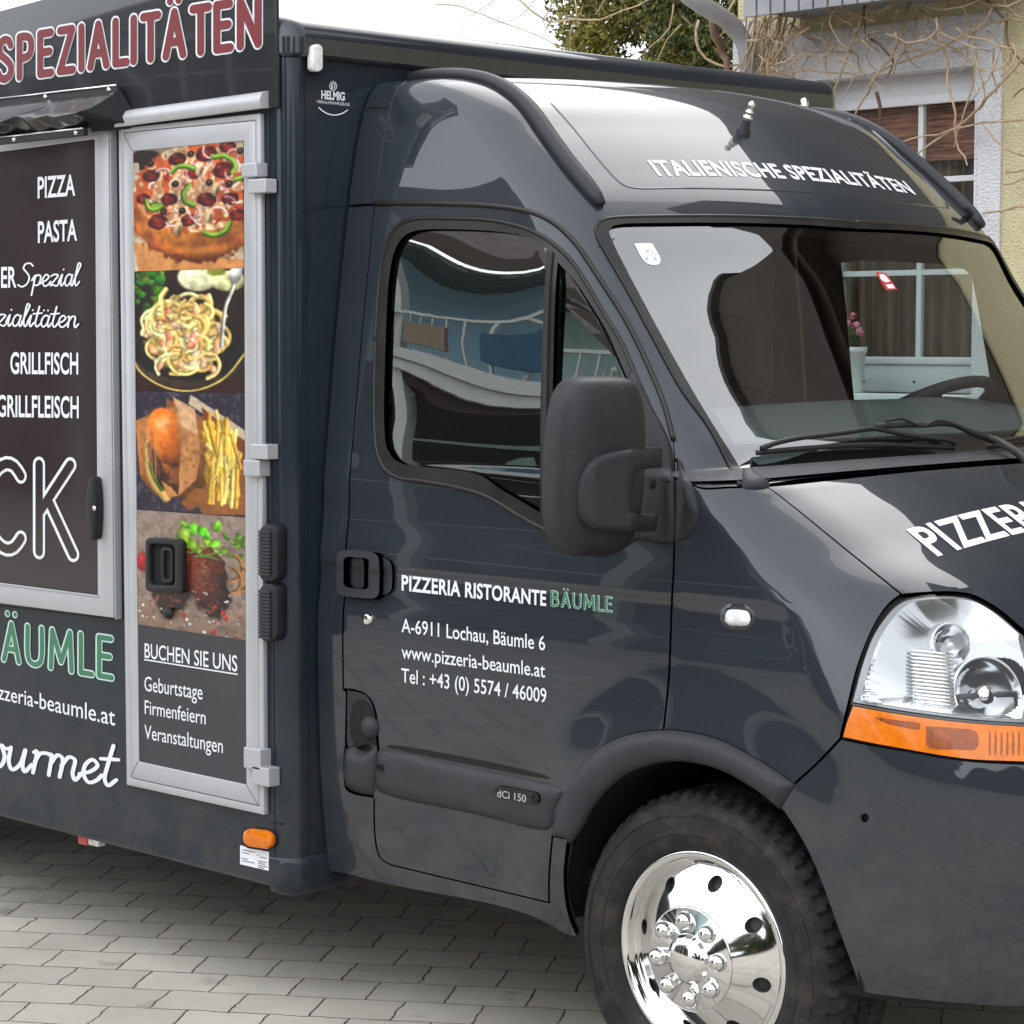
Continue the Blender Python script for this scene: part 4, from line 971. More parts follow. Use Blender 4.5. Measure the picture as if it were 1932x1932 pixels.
# filler recess beside the door foot
rec = [(655.5, 1302), (690, 1312), (705, 1340), (710, 1400), (711.5, 1424), (704, 1412), (690, 1402), (672, 1403), (658, 1409), (655, 1360)]
rc_p = patch('filler_recess', [clean(H(outline([rec+[rec[0]]], 5)))], M['plastic2'], corner, off=.0, lip=.012, shrink=0, grid=.02)
dk = surf_prism('recess_hollow', [(676, 1320), (690, 1323), (702, 1338), (707, 1370), (709, 1405), (690, 1404), (672, 1408), (662, 1385), (662, 1350), (667, 1329)], M['gap'], rc_p, -.004, .0012)
st = st_xy((697, 1371)); p = S(np.array([st[0]]), np.array([st[1]]))[0]
MB().lathe([(.0001, .018), (.012, .017), (.022, .012), (.029, .002), (.030, -.012)], p, (-.25, -1, .1), 24).obj('filler_cap', M['plastic2'], rc_p, smooth=True)
cap_px = [(651, 1413), (668, 1408), (676, 1416), (694, 1418), (708, 1408), (711.5, 1428), (709, 1480), (705, 1499), (690, 1499), (665, 1492), (653, 1482), (649, 1450)]
def dome_patch(name, px, m, parent, h, edge=.02, grid=.012, off=0., sharp=.5):
    L = clean(H(outline([px+[px[0]]], 5))); D = dom(L); V, F, idx = cdt([D], grid); d = segdist(D, V); d[idx[0]] = 0
    s, t = np.clip(V[:, 1], 0, SMAX), V[:, 0]/KT; N = SN(s, t); P = S(s, t)+N*(off+h*np.clip(d/edge, 0, 1)**sharp)[:, None]
    bd = [P[i]-N[i]*.012 for i in idx[0]]; b = len(P); n = len(bd)
    F = [tuple(f) for f in F]+[(idx[0][k], idx[0][(k+1) % n], b+(k+1) % n, b+k) for k in range(n)]
    mb = MB(); mb.add(list(P)+bd, F); return mb.obj(name, m, parent, smooth=True)
dome_patch('step_cap', cap_px, M['plastic2'], corner, .022, .03)
# door rubbing strip with the badge
strip_px = [(713, 1417), (722, 1413), (900, 1449), (1046, 1481), (1061, 1491), (1049, 1525), (1041, 1559), (1032, 1566), (900, 1537), (716, 1493), (709, 1480), (710, 1440)]
stp = dome_patch('rubbing_strip', strip_px, M['plastic2'], cabdoor, .016, .035)
up_px = [(726, 1408), (737, 1405.5), (1030, 1463), (1040, 1469), (1028, 1469), (740, 1412)]
surf_prism('strip_groove', up_px, M['gap'], cabdoor, -.004, .0006)
bad = surf_prism('engine_badge', [(u, v+(u-945)*.20) for u, v in rrect(945, 1478, 1030, 1500, 11, 6)], M['plastic'], stp, .004, .0195)
line('badge_lettering', 'dCi 150', 950, 1006, 1500, 1512.5, 13.5, 13.5, surf(.0205), M['alu'], bad, bold=.012)
for u, v in ((1021, 1504.5), (728, 1446)):
    p = S(*[np.array([q]) for q in st_xy((u, v))])[0]; MB().lathe([(.0001, -.004), (.006, -.003), (.0085, .003), (.0095, .0)], p+np.array((0, -.0195, 0)), (0, -1, 0), 16).obj('strip_screw', M['gap'], stp, smooth=True)
# wheel arch trim
at = px_arch_out+[(1485, 1502), (1471, 1524)]
trim = clean(arch_out+H(spl([(1498, 1480), (1485, 1503), (1471, 1524)], 6))[1:]+list(reversed(arch_in))[1:]+H(spl([(1075, 1590), (1070, 1582), (1043, 1576)], 6))[1:])
D = dom(trim); Vt, Ft, it = cdt([D], .014); dd = segdist(D, Vt); dd[it[0]] = 0
s_, t_ = Vt[:, 1], Vt[:, 0]/KT; N = SN(s_, t_); P = S(s_, t_)+N*(.004+.016*np.clip(dd/.03, 0, 1)**.5)[:, None]
bd = [P[i]-N[i]*.016 for i in it[0]]; b = len(P); n = len(bd)
arch = MB().add(list(P)+bd, [tuple(f) for f in Ft]+[(it[0][k], it[0][(k+1) % n], b+(k+1) % n, b+k) for k in range(n)]).obj('wheel_arch_trim', M['plastic2'], truck, smooth=True)
# inner arch liner
mb = MB(); n = 20; V = []
for k in range(n+1):
    a = math.pi*(.0+1.0*k/n); V += [(WHX+.415*math.cos(a), y, WHZ+.42*math.sin(a)) for y in (-.95, -.80, -.35)]
mb.add(V, [(3*k+j, 3*k+j+1, 3*k+j+4, 3*k+j+3) for k in range(n) for j in range(2)])
V = [(WHX+.43*math.cos(a), -.45, WHZ+.43*math.sin(a)) for a in np.linspace(0, math.pi, 32)]; mb.add(V, [tuple(range(32))])
mb.obj('arch_liner', M['gap'], arch)
# indicator repeater on the fender with its surround
dome_patch('repeater_surround', rq(1358, 1137, 1424, 1188, 24, .06), M['paint'], fender, .004, .012)
dome_patch('side_repeater', rq(1367, 1147, 1418.5, 1181, 15, .06), M['lamp_white'], fender, .016, .014)
# moulding band bottom lines on the door
# mirror sail and fender teardrop
sail = [(1187, 700), (1200, 712), (1228, 765), (1250, 805), (1268, 848), (1271, 880), (1271, 1022), (1265, 1025), (1170, 1013), (1150, 1010), (1168, 900), (1180, 760)]
sl = dome_patch('mirror_base', sail, M['plastic'], cabdoor, .010, .02, off=.004)
tear = [(1277, 862), (1284, 868), (1294, 890), (1310, 918), (1317.5, 950), (1318.5, 972), (1312, 996), (1296, 1014), (1281, 1023), (1275.5, 1023), (1274.5, 940)]
dome_patch('fender_corner_trim', tear, M['plastic'], fender, .013, .03, grid=.006)
# ---- wing mirror
def superq(c, e, n1, n2, sx=1.0, fn=None, nu=40, nv=28):
    V = []; 
    for j in range(nv+1):
        b = -math.pi/2+math.pi*j/nv
        for i in range(nu):
            a = 2*math.pi*i/nu; f = lambda w, m: math.copysign(abs(w)**m, w)
            p = np.array((f(math.cos(b), n1)*f(math.cos(a), n2), f(math.cos(b), n1)*f(math.sin(a), n2), f(math.sin(b), n1)))
            if fn is not None: p = fn(p)
            V.append(np.array(c)+p*np.array(e))
    F = [(j*nu+i, j*nu+(i+1) % nu, (j+1)*nu+(i+1) % nu, (j+1)*nu+i) for j in range(nv) for i in range(nu)]
    return V, F
MC = onY(1117, 879, -1.155)
def mfn(p):
    x, y, z = p
    w = 1-.10*max(z, 0)**2-.20*max(-z, 0)**3
    return np.array((x*(1-.08*z*z) if x > 0 else x*.55, y*w+.09*z-.03, z))
ca, sa = math.cos(R_(-14)), math.sin(R_(-14))
def mplace(V, o=(0, 0, 0)): return [MC+np.array(((v[0]+o[0])*ca-(v[1]+o[1])*sa, (v[0]+o[0])*sa+(v[1]+o[1])*ca, v[2]+o[2])) for v in V]
V, F = superq((0, 0, 0), (.080, .104, .184), .40, .52, fn=mfn, nu=64, nv=44); V0_, F0_ = V, F
mir = MB().add(mplace(V), F).obj('wing_mirror', M['plastic'], truck, smooth=True)
V, F = superq((0, 0, 0), (.010, .074, .150), .3, .4)
MB().add(mplace(V, (-.038, -.006, 0)), F).obj('mirror_glass', M['chrome'], mir, smooth=True)
# the bracket: a C wrapped round the lower front of the housing, its two arms reaching the door
mV, mF = mplace(V0_), F0_
mBV = BVHTree.FromPolygons([Vector(v) for v in mV], mF)
def mdist(u, v):
    h = mBV.ray_cast(Vector(CAM), Vector(ray(u, v))); return h[3] if h[0] is not None else None
t_a, t_b = mdist(1100, 925)-.010, mdist(1188, 930)-.032
t_c = float(np.linalg.norm(onY(1250, 862, -.985)-CAM))
def cdep(u): return float(np.interp(u, [1080, 1090, 1120, 1192, 1252], [t_a+.020, t_a+.004, t_a-.002, t_b, t_c]))
Cl = outline([[(1249, 846), (1225, 845), (1202, 847), (1161, 852), (1130, 861), (1109, 876), (1094, 900), (1086, 928), (1087, 956), (1098, 981), (1126, 999), (1174, 1004), (1238, 1002)], [(1238, 1002), (1241, 971)], [(1241, 971), (1210, 972), (1190, 966)], [(1190, 966), (1196, 905), (1200, 886)], [(1200, 886), (1250, 882)], [(1250, 882), (1249, 846)]], 6)
Vc, Fc, ic = cdt([[np.array(p) for p in Cl]], 7.0); dc = segdist(Cl, Vc); dc[ic[0]] = 0
front = [CAM+ray(u, v)*(cdep(u)-.010*math.sqrt(min(1, e_/7.0))) for (u, v), e_ in zip(Vc, dc)]
back = [front[k]+np.array((-.045, .02, 0)) for k in ic[0]]; b = len(front); n = len(back)
MB().add(front+back, [tuple(f) for f in Fc]+[(ic[0][k], ic[0][(k+1) % n], b+(k+1) % n, b+k) for k in range(n)]).obj('mirror_bracket', M['plastic'], mir, auto=50)
MB().lathe([(.0001, .004), (.008, .003), (.011, 0)], onY(1231, 914, -.99), (0, -1, 0), 16).obj('mirror_screw', M['gap'], sl, smooth=True)
# ---- headlight and indicator
M['reflector'] = mat('bright_lamp_reflector', (.55, .56, .57), .13, metal=1.)
lens = patch('headlight', [lamp_loop], M['clear'], truck, off=.001, lip=.0, shrink=.003, grid=.025)
patch('lamp_rim', [lamp_loop, shrink_loop([np.array(p) for p in lamp_loop], .014)], mat('grey_lamp_rim', (.20, .205, .21), .25, metal=.4), lens, off=-.006, lip=.0, shrink=.003, grid=.02)
# reflector bowl: the lamp outline sunk backwards, ribbed on its outer flank
D = dom(lamp_loop); D = shrink_loop(D, .012); Vr, Fr, ir = cdt([D], .0032); d = segdist(D, Vr); d[ir[0]] = 0
s_, t_ = Vr[:, 1], Vr[:, 0]/KT; N = SN(s_, t_); P0 = S(s_, t_)
pp = np.array([proj(p) for p in P0]); ribz = ((pp[:, 0] > 1722) & (pp[:, 0] < 1806) & (pp[:, 1] > 1212+(pp[:, 0]-1722)*.05) & (pp[:, 1] < 1328))
dep = .004+.055*np.sin(np.clip(d/.10, 0, 1)*math.pi/2)
edge = np.clip((1672-pp[:, 0])/12, 0, 1)*np.clip((pp[:, 1]-1175)/10, 0, 1)
dep = dep-.0016*edge*np.sin(pp[:, 1]*2*math.pi/4.6)
P = P0-N*dep[:, None]
_fc = np.array([pp[list(f)].mean(0) for f in Fr]); _keep = (np.hypot((_fc[:, 0]-1880)*1.05, _fc[:, 1]-1286) > 62) & (np.hypot((_fc[:, 0]-1812)*1.05, _fc[:, 1]-1190) > 36)
MB().add(list(P), [tuple(f) for f, k in zip(Fr, _keep) if k]).obj('lamp_reflector', M['reflector'], lens, smooth=True)
for k in range(16):                                            # ribbed strip between the side lamp and the bowl
    v0 = 1214+k*7.3; st0 = [hit(u, v0+(u-1722)*.07) for u in (1722, 1750, 1780, 1806)]
    P_ = [S(np.array([a]), np.array([b]))[0]-SN(np.array([a]), np.array([b]))[0]*.030 for a, b in st0]; MB().tube(P_, .0033, 6).obj('reflector_rib', M['chrome'], lens, smooth=True)
ax_ = np.array((.82, -.40, .34)); ax_ /= np.linalg.norm(ax_)
def lamp_pt(u, v, dd): 
    st = st_xy((u, v)); return S(np.array([st[0]]), np.array([st[1]]))[0]-SN(np.array([st[0]]), np.array([st[1]]))[0]*dd
p = lamp_pt(1880, 1286, .050)
MB().lathe([(.010, -.055), (.030, -.050), (.050, -.036), (.064, -.018), (.072, .0), (.076, .004), (.080, .0), (.080, -.03)], p, ax_, 48).obj('beam_bowl', M['reflector'], lens, smooth=True)
bs_ = MB().lathe([(.020, -.050), (.021, -.012), (.017, -.004), (.0001, -.002)], p, ax_, 28).obj('bulb_shield', M['chrome'], lens, smooth=True)
hz_ = np.cross(ax_, (0, 0, 1.)); hz_ /= np.linalg.norm(hz_)
MB().tube([p-hz_*.066-ax_*.012, p-hz_*.022-ax_*.006], .006, 8).add([], []).tube([p+hz_*.022-ax_*.006, p+hz_*.066-ax_*.012], .006, 8).obj('bulb_bar', M['plastic2'], lens, smooth=True)
p = lamp_pt(1812, 1190, .045)
MB().lathe([(.008, -.040), (.020, -.036), (.033, -.022), (.041, -.004), (.044, .0), (.047, -.004), (.047, -.03)], p, ax_, 40).obj('beam_bowl', M['reflector'], lens, smooth=True)
MB().lathe([(.009, -.040), (.009, -.012), (.006, -.006), (.0001, -.004)], p, ax_, 20).obj('bulb', M['lamp_white'], lens, smooth=True)
patch('lamp_housing', [shrink_loop([np.array(q) for q in lamp_loop], .01)], M['plastic'], lens, off=-.11, lip=0, shrink=0, grid=.03)
ind = clean(H(outline([[(1609, 1331.5), (1660, 1341), (1705, 1348.5), (1821, 1363.5), (1940, 1371.5)], [(1940, 1371.5), (1944, 1438)], [(1944, 1438), (1821, 1432), (1705, 1413), (1640, 1401), (1590, 1390.5)], [(1590, 1390.5), (1597, 1365), (1609, 1331.5)]], 8)))
indo = patch('indicator', [ind], M['orange'], truck, off=.002, lip=.014, shrink=.001, grid=.02)
M['amber_dark'] = mat('amber_bulb_holder', (.24, .050, .001), .35, coat=.3, var=(60, .5))
surf_prism('bulb_holder', [(1748, 1370), (1800, 1374), (1842, 1382), (1842, 1412), (1800, 1414), (1750, 1408)], M['amber_dark'], indo, .0012, .0024)
for k in range(7):
    u = 1866+k*11; surf_prism('lens_rib', [(u, 1380), (u+1.4, 1380.4), (u+1.4, 1426), (u, 1426)], M['amber_dark'], indo, .001, .0022)
surf_prism('bulb_holder', [(1650, 1353), (1700, 1360), (1736, 1366), (1736, 1376), (1700, 1371), (1670, 1364)], M['amber_dark'], indo, .0012, .0024)
patch('lamp_divider', [clean(H(outline([[(1604, 1326.5), (1705, 1343), (1821, 1357.5), (1940, 1365)], [(1940, 1365), (1940, 1370)], [(1940, 1370), (1821, 1362.5), (1705, 1347.5), (1608, 1330.5)], [(1608, 1330.5), (1604, 1326.5)]], 8)))], mat('dark_lamp_divider', (.07, .072, .075), .3), indo, off=-.003, lip=.004, shrink=0, grid=.02)
for nm, lp, m_ in (('headlight', lamp_loop, M['chrome_rough']), ('indicator', ind, M['orange'])):
    patch(nm, [mirror(lp)], m_, truck, off=-.002, lip=.01, shrink=.003, grid=.04)
MB().lathe([(.0001, -.02), (.0105, -.02), (.0115, -.001)], S(*[np.array([q]) for q in st_xy((1632, 1543))])[0], (.5, -.8, 0), 16).obj('tow_hole', M['gap'], bumper, smooth=True)
# cowl ends
dome_patch('cowl_corner', [(1398, 890), (1421, 888), (1436, 903), (1452, 917), (1400, 918)], M['plastic2'], truck, .008, .01, off=.004)
cl = [(s_of_z(1.344), t) for t in np.linspace(-.93, .93, 50)]+[(s_of_z(1.362), t) for t in np.linspace(.93, -.93, 50)]
cowl = patch('cowl_panel', [cl], M['plastic2'], truck, off=.006, lip=.02, shrink=0, grid=.03)
# ---- wipers
def srf(u, v, off):
    st = hit(u, v); return S(np.array([st[0]]), np.array([st[1]]))[0]+SN(np.array([st[0]]), np.array([st[1]]))[0]*off
def wiper(dx):
    mv = np.array((dx*-.0, dx, 0))
    w = empty_child('wiper', truck)
    arm_ = [(1935, 902), (1915, 885), (1870, 857), (1820, 834), (1785, 817), (1760, 813.5), (1735, 816), (1690, 816), (1640, 817)]
    P = [srf(u, v, o)+mv for (u, v), o in zip(arm_, (.03, .035, .035, .035, .032, .03, .03, .028, .024))]
    MB().tube(spl(P, .02), [.010 if k < 12 else .0065 for k in range(len(spl(P, .02)))], 8).obj('wiper_arm', M['plastic'], w, smooth=True)
    bl = [(1424, 859), (1470, 854), (1520, 850), (1580, 846), (1640, 844), (1700, 845), (1760, 848), (1795, 851)]
    P = [srf(u, v, .010)+mv for u, v in bl]; MB().tube(spl(P, .02), .0065, 6).obj('wiper_blade', M['rubber'], w, smooth=True)
    br = [(1427, 856), (1450, 847), (1490, 838), (1540, 832), (1590, 826), (1640, 820), (1690, 829), (1740, 836), (1780, 842), (1792, 849)]
    P = [srf(u, v, .022)+mv for u, v in br]; MB().tube(spl(P, .02), .006, 6).obj('wiper_frame', M['plastic'], w, smooth=True)
    hz = [(1655, 813), (1685, 809), (1720, 821), (1748, 812), (1775, 815), (1800, 826)]
    P = [srf(u, v, .036)+mv for u, v in hz]; MB().tube(spl(P, .015), .0035, 6).obj('washer_hose', M['plastic'], w, smooth=True)
def empty_child(name, parent):
    o = bpy.data.objects.new(name, None); COL.objects.link(o); o.parent = parent; o.location = -Vector(parent.location); o.empty_display_size = .1
    return o
wiper(0)
# second blade pokes in from the right edge
P = [srf(u, v, .012) for u, v in ((1858, 851), (1885, 846), (1910, 841), (1932, 837))]
_st = hit(1932, 837); _tt = np.linspace(_st[1]-.05, _st[1]-.62, 9); _ss = _st[0]+(s_of_z(1.385)-_st[0])*np.linspace(.1, 1, 9)
P += list(S(_ss, _tt)+SN(_ss, _tt)*.012)
w2 = MB().tube(spl(P, .02), .0065, 6).obj('wiper', M['rubber'], truck, smooth=True)
P = [p+np.array((.012, 0, .012)) for p in P]; MB().tube(spl(P, .02), .005, 6).obj('wiper_frame', M['plastic'], w2, smooth=True)
# ---- windscreen stickers
sx = surf(.0006)
def decal(name, px, m, parent, off):
    L = clean(H(px)); return patch(name, [L], m, parent, off=off, lip=0, shrink=0, grid=.02)
z2 = lambda pts: [(1026.4+x*.20834, 402.5+y*.20834) for x, y in pts]
vg = decal('vignette_sticker', outline([z2([(820, 268), (900, 264), (965, 264)]), z2([(965, 264), (985, 268), (1010, 310), (1050, 380), (1061, 420), (1050, 450), (1010, 462), (960, 456), (920, 435), (885, 390), (820, 268)])], 4), M['white'], glass_ob, -.0028)
M['blue_print'] = mat('pale_blue_print', (.35, .45, .55), .5)
for c, r in (((940, 335), 18), ((985, 350), 14), ((935, 405), 20), ((1010, 405), 20)):
    decal('sticker_print', z2([(c[0]+r*math.cos(a)*.8, c[1]+r*math.sin(a)*.8) for a in np.linspace(0, 6.28, 9)[:-1]]), M['blue_print'], vg, -.002)
rs = decal('red_sticker', [(1652.5, 512), (1673, 514), (1695, 545), (1673, 546)], mat('red_sticker_print', (.5, .03, .03), .4), glass_ob, -.0028)
for pl in ([(1660, 516), (1670, 517), (1681, 530), (1672, 532), (1663, 526)], [(1672, 536), (1685, 535), (1690, 543), (1677, 543)]): decal('sticker_print', pl, M['white'], rs, -.002)
# ---- cab interior
V = []; nx, ny = 18, 40
for i in range(nx+1):
    f = i/nx
    for j in range(ny+1):
        y = -.84+1.68*j/ny; x = .035-.14*(abs(y)/.84)**2-.40*f; z = 1.365+.135*sstep(0, .85, f)-.03*sstep(.88, 1., f)-.04*(abs(y)/.84)**2*f
        if .16 < y < .68: z += .008*math.sin(math.pi*(y-.16)/.52)*sstep(.45, .8, f)
        V.append((x, y, z))
F = [(i*(ny+1)+j, i*(ny+1)+j+1, (i+1)*(ny+1)+j+1, (i+1)*(ny+1)+j) for i in range(nx) for j in range(ny)]
e0 = nx*(ny+1); b = len(V); V += [(V[e0+j][0]+.06, V[e0+j][1], .75) for j in range(ny+1)]
F += [(e0+j, e0+j+1, b+j+1, b+j) for j in range(ny)]
dash = MB().add(V, F).obj('dashboard', M['dash'], truck, smooth=True)
MB().tube([(-.17, -.78, 1.404), (-.105, -.4, 1.412), (-.085, 0, 1.414), (-.105, .4, 1.412), (-.17, .78, 1.404)], .010, 6).obj('dash_vent', M['gap'], dash, smooth=True)
# steering wheel
c = np.array((-.45, .44, 1.44)); ax_ = np.array((-.50, 0, .87)); ax_ /= np.linalg.norm(ax_); e1 = np.array((0, 1., 0)); e2 = np.cross(ax_, e1)
sw = MB().tube([c+.20*(math.cos(a)*e1+math.sin(a)*e2) for a in np.linspace(0, 2*math.pi, 41)], .016, 10, cap=False).obj('steering_wheel', M['plastic2'], truck, smooth=True)
mb = MB()
for a in (0, 2.2, 4.1): mb.tube([c-ax_*.03, c+.195*(math.cos(a)*e1+math.sin(a)*e2)], .014, 6)
mb.lathe([(.0001, .02), (.06, .015), (.07, -.03), (.03, -.2), (.03, -.5)], c-ax_*.02, ax_, 20); mb.obj('steering_hub', M['plastic'], sw, smooth=True)
def seat(y, w, name='seat'):
    st_ = empty_child(name, truck)
    V, F = superq((-.93, y, .80), (.27, w, .10), .45, .45); MB().add(V, F).obj('seat_cushion', M['seat'], st_, smooth=True)
    V, F = superq((0, 0, 0), (.09, w, .36), .5, .5); ct, sn = math.cos(R_(-12)), math.sin(R_(-12))
    V = [np.array((-1.12, y, 1.16))+np.array((v[0]*ct+v[2]*sn, v[1], -v[0]*sn+v[2]*ct)) for v in V]; MB().add(V, F).obj('backrest', M['seat'], st_, smooth=True)
    k = w/.25
    for dy in ([0] if w < .3 else [-.22, .22]):
        V, F = superq((-1.185, y+dy, 1.62), (.05, .13, .10), .5, .5); MB().add(V, F).obj('headrest', M['seat'], st_, smooth=True)
seat(-.45, .42); seat(.5, .24)
MB().box((-1.215, -.76, .5), (-1.205, .76, 2.15)).obj('rear_bulkhead', mat('dark_bulkhead', (.05, .055, .055), .7), truck)
MB().box((-1.2, -.88, .42), (.15, .88, .46)).obj('cab_floor', M['gap'], truck)
# headliner
V = [(-1.2, -.80, 1.99), (-.56, -.74, 1.985), (-.56, .74, 1.985), (-1.2, .80, 1.99)]
MB().add(V, [(0, 1, 2, 3)]).obj('headliner', mat('grey_headliner', (.22, .22, .21), .9), truck)
# ---- wheels
def wheel(x, y, side, steer=0., detail=True):
    w = empty_child('wheel', truck); w.location = Vector((x, y, WHZ))-Vector(truck.location); w.rotation_euler = (0, 0, steer if side < 0 else math.pi+steer)
    # local: axle along -Y is outwards
    n = 240 if detail else 60; o = (0, 0, 0); ax = (0, -1, 0)
    R = .349
    # sidewall with shallow rings
    prof = [(.222, -.008), (.226, .002), (.236, .010), (.250, .016), (.262, .019), (.2625, .021), (.268, .021), (.2685, .020), (.285, .022), (.300, .0205), (.301, .0225), (.306, .0215), (.3065, .019), (.318, .013), (.326, .007), (.331, .0)]
    mb = MB(); mb.lathe(prof, o, ax, 96)
    V = []; rows = [(.331, .0, 0), (.338, -.008, 1), (.344, -.018, 1), (R, -.032, 1), (R+.001, -.055, 1), (R+.001, -.0565, 2), (R+.002, -.082, 2), (R-.007, -.083, 0), (R-.007, -.092, 0), (R+.002, -.093, 2), (R+.003, -.125, 2), (R-.007, -.126, 0), (R-.007, -.135, 0), (R+.002, -.136, 2), (R+.002, -.165, 2), (R, -.19, 1), (.338, -.212, 1), (.331, -.222, 0), (.28, -.235, 0)]
    for r, h, k in rows:
        for i in range(n):
            a = 2*math.pi*i/n; q = (i+(4 if k == 2 else 0)+int(abs(h)*40)) % 4
            rr = r-(.0085 if (k and q == 0 and detail) else 0)-(.0025 if (k == 2 and q == 2 and detail) else 0)
            V.append((rr*math.sin(a), -h*1.0, rr*math.cos(a)) if False else (rr*math.sin(a), -h, rr*math.cos(a)))
    V = [(v[0], v[1], v[2]) for v in V]
    m = len(rows); mb.add(V, [(j*n+i, j*n+(i+1) % n, (j+1)*n+(i+1) % n, (j+1)*n+i) for j in range(m-1) for i in range(n)])
    ty = mb.obj('tyre', M['tyre'], w, auto=30); ty.location = (0, 0, 0)
    mb = MB(); mb.lathe([(.224, -.012), (.2255, -.004), (.2235, .003), (.217, .0045), (.209, .002), (.205, -.004), (.203, -.012), (.2015, -.020), (.199, -.022)], o, ax, 96)
    rim = mb.obj('rim_ring', M['chrome'], w, smooth=True); rim.location = (0, 0, 0)
    # conical cover rising to the hub, with eight round openings
    nr, na = 14, 160; 
    def cone(r): f = (.2-r)/(.2-.112); return -.022+.058*(f**1.25)
    loops = [[np.array((.1995*math.cos(a), .1995*math.sin(a))) for a in np.linspace(0, 2*math.pi, 97)[:-1]], [np.array((.111*math.cos(a), .111*math.sin(a))) for a in np.linspace(0, 2*math.pi, 65)[:-1]]]
    for k in range(8):
        c_ = R_(80-45*k-2); loops.append([np.array((.163*math.cos(c_)+.0165*math.cos(a), .163*math.sin(c_)+.0165*math.sin(a))) for a in np.linspace(0, 2*math.pi, 21)[:-1]])
    V2, F2, id2 = cdt(loops, .008)
    f3 = lambda p, d=0: (p[0], -(cone(min(.2, np.hypot(*p)))+d), p[1])
    V = [f3(p) for p in V2]; F = [tuple(f) for f in F2]
    rr_ = np.hypot(V2[:, 0], V2[:, 1]); slope = -.058*1.25*(np.clip((.2-rr_)/(.088), 0, 1)**.25)/.088
    N = np.stack([-slope*V2[:, 0]/rr_, -np.ones(len(V2)), -slope*V2[:, 1]/rr_], 1); N /= np.linalg.norm(N, axis=1, keepdims=True)
    f0 = np.array(F); P = np.array(V); cr_ = np.cross(P[f0[:, 1]]-P[f0[:, 0]], P[f0[:, 2]]-P[f0[:, 0]]); F = [f if c_ @ N[f[0]] > 0 else f[::-1] for f, c_ in zip(F, cr_)]
    cv = mobj('wheel_cover', V, F, M['chrome'], w, normals=N)
    cv.location = (0, 0, 0)
    for L in id2[2:]:
        mb = MB(); b = 0; nn = len(L); mb.v += [tuple(V[i]) for i in L]+[(V[i][0], V[i][1]+.022, V[i][2]) for i in L]; mb.f += [(b+k, b+(k+1) % nn, b+nn+(k+1) % nn, b+nn+k) for k in range(nn)]+[tuple(b+nn+k for k in range(nn))]
        ho = mb.obj('cover_hole', M['plastic2'], w, auto=40); ho.location = (0, 0, 0)
    h = cone(.112)
    hub = MB().lathe([(.112, h-.004), (.1125, h+.002), (.109, h+.0045), (.055, h+.006), (.053, h+.008), (.050, h+.014), (.044, h+.021), (.030, h+.027), (.015, h+.030), (.0001, h+.031)], o, ax, 64).obj('hub_cap', M['chrome'], w, smooth=True); hub.location = (0, 0, 0)
    for k in range(8):
        a = R_(90+6-45*k); nu_ = MB().lathe([(.0195, 0), (.0198, .005), (.0185, .013), (.0135, .020), (.007, .0235), (.0001, .0245)], (.0825*math.cos(a), -(h+.005), .0825*math.sin(a)), ax, 20).obj('lug_nut', M['chrome'], w, smooth=True); nu_.location = (0, 0, 0)
    return w
w0 = wheel(WHX, -.95, -1, R_(2))
def copy_tree(o, parent):
    c = o.copy(); COL.objects.link(c); c.parent = parent
    for ch in list(o.children): copy_tree(ch, c)
    return c
for x, y, rot in ((WHX, .95, math.pi), (-3.6, -.98, 0), (-3.6, .98, math.pi)):
    c = copy_tree(w0, truck); c.location = Vector((x, y, WHZ))-Vector(truck.location); c.rotation_euler = (0, 0, rot)
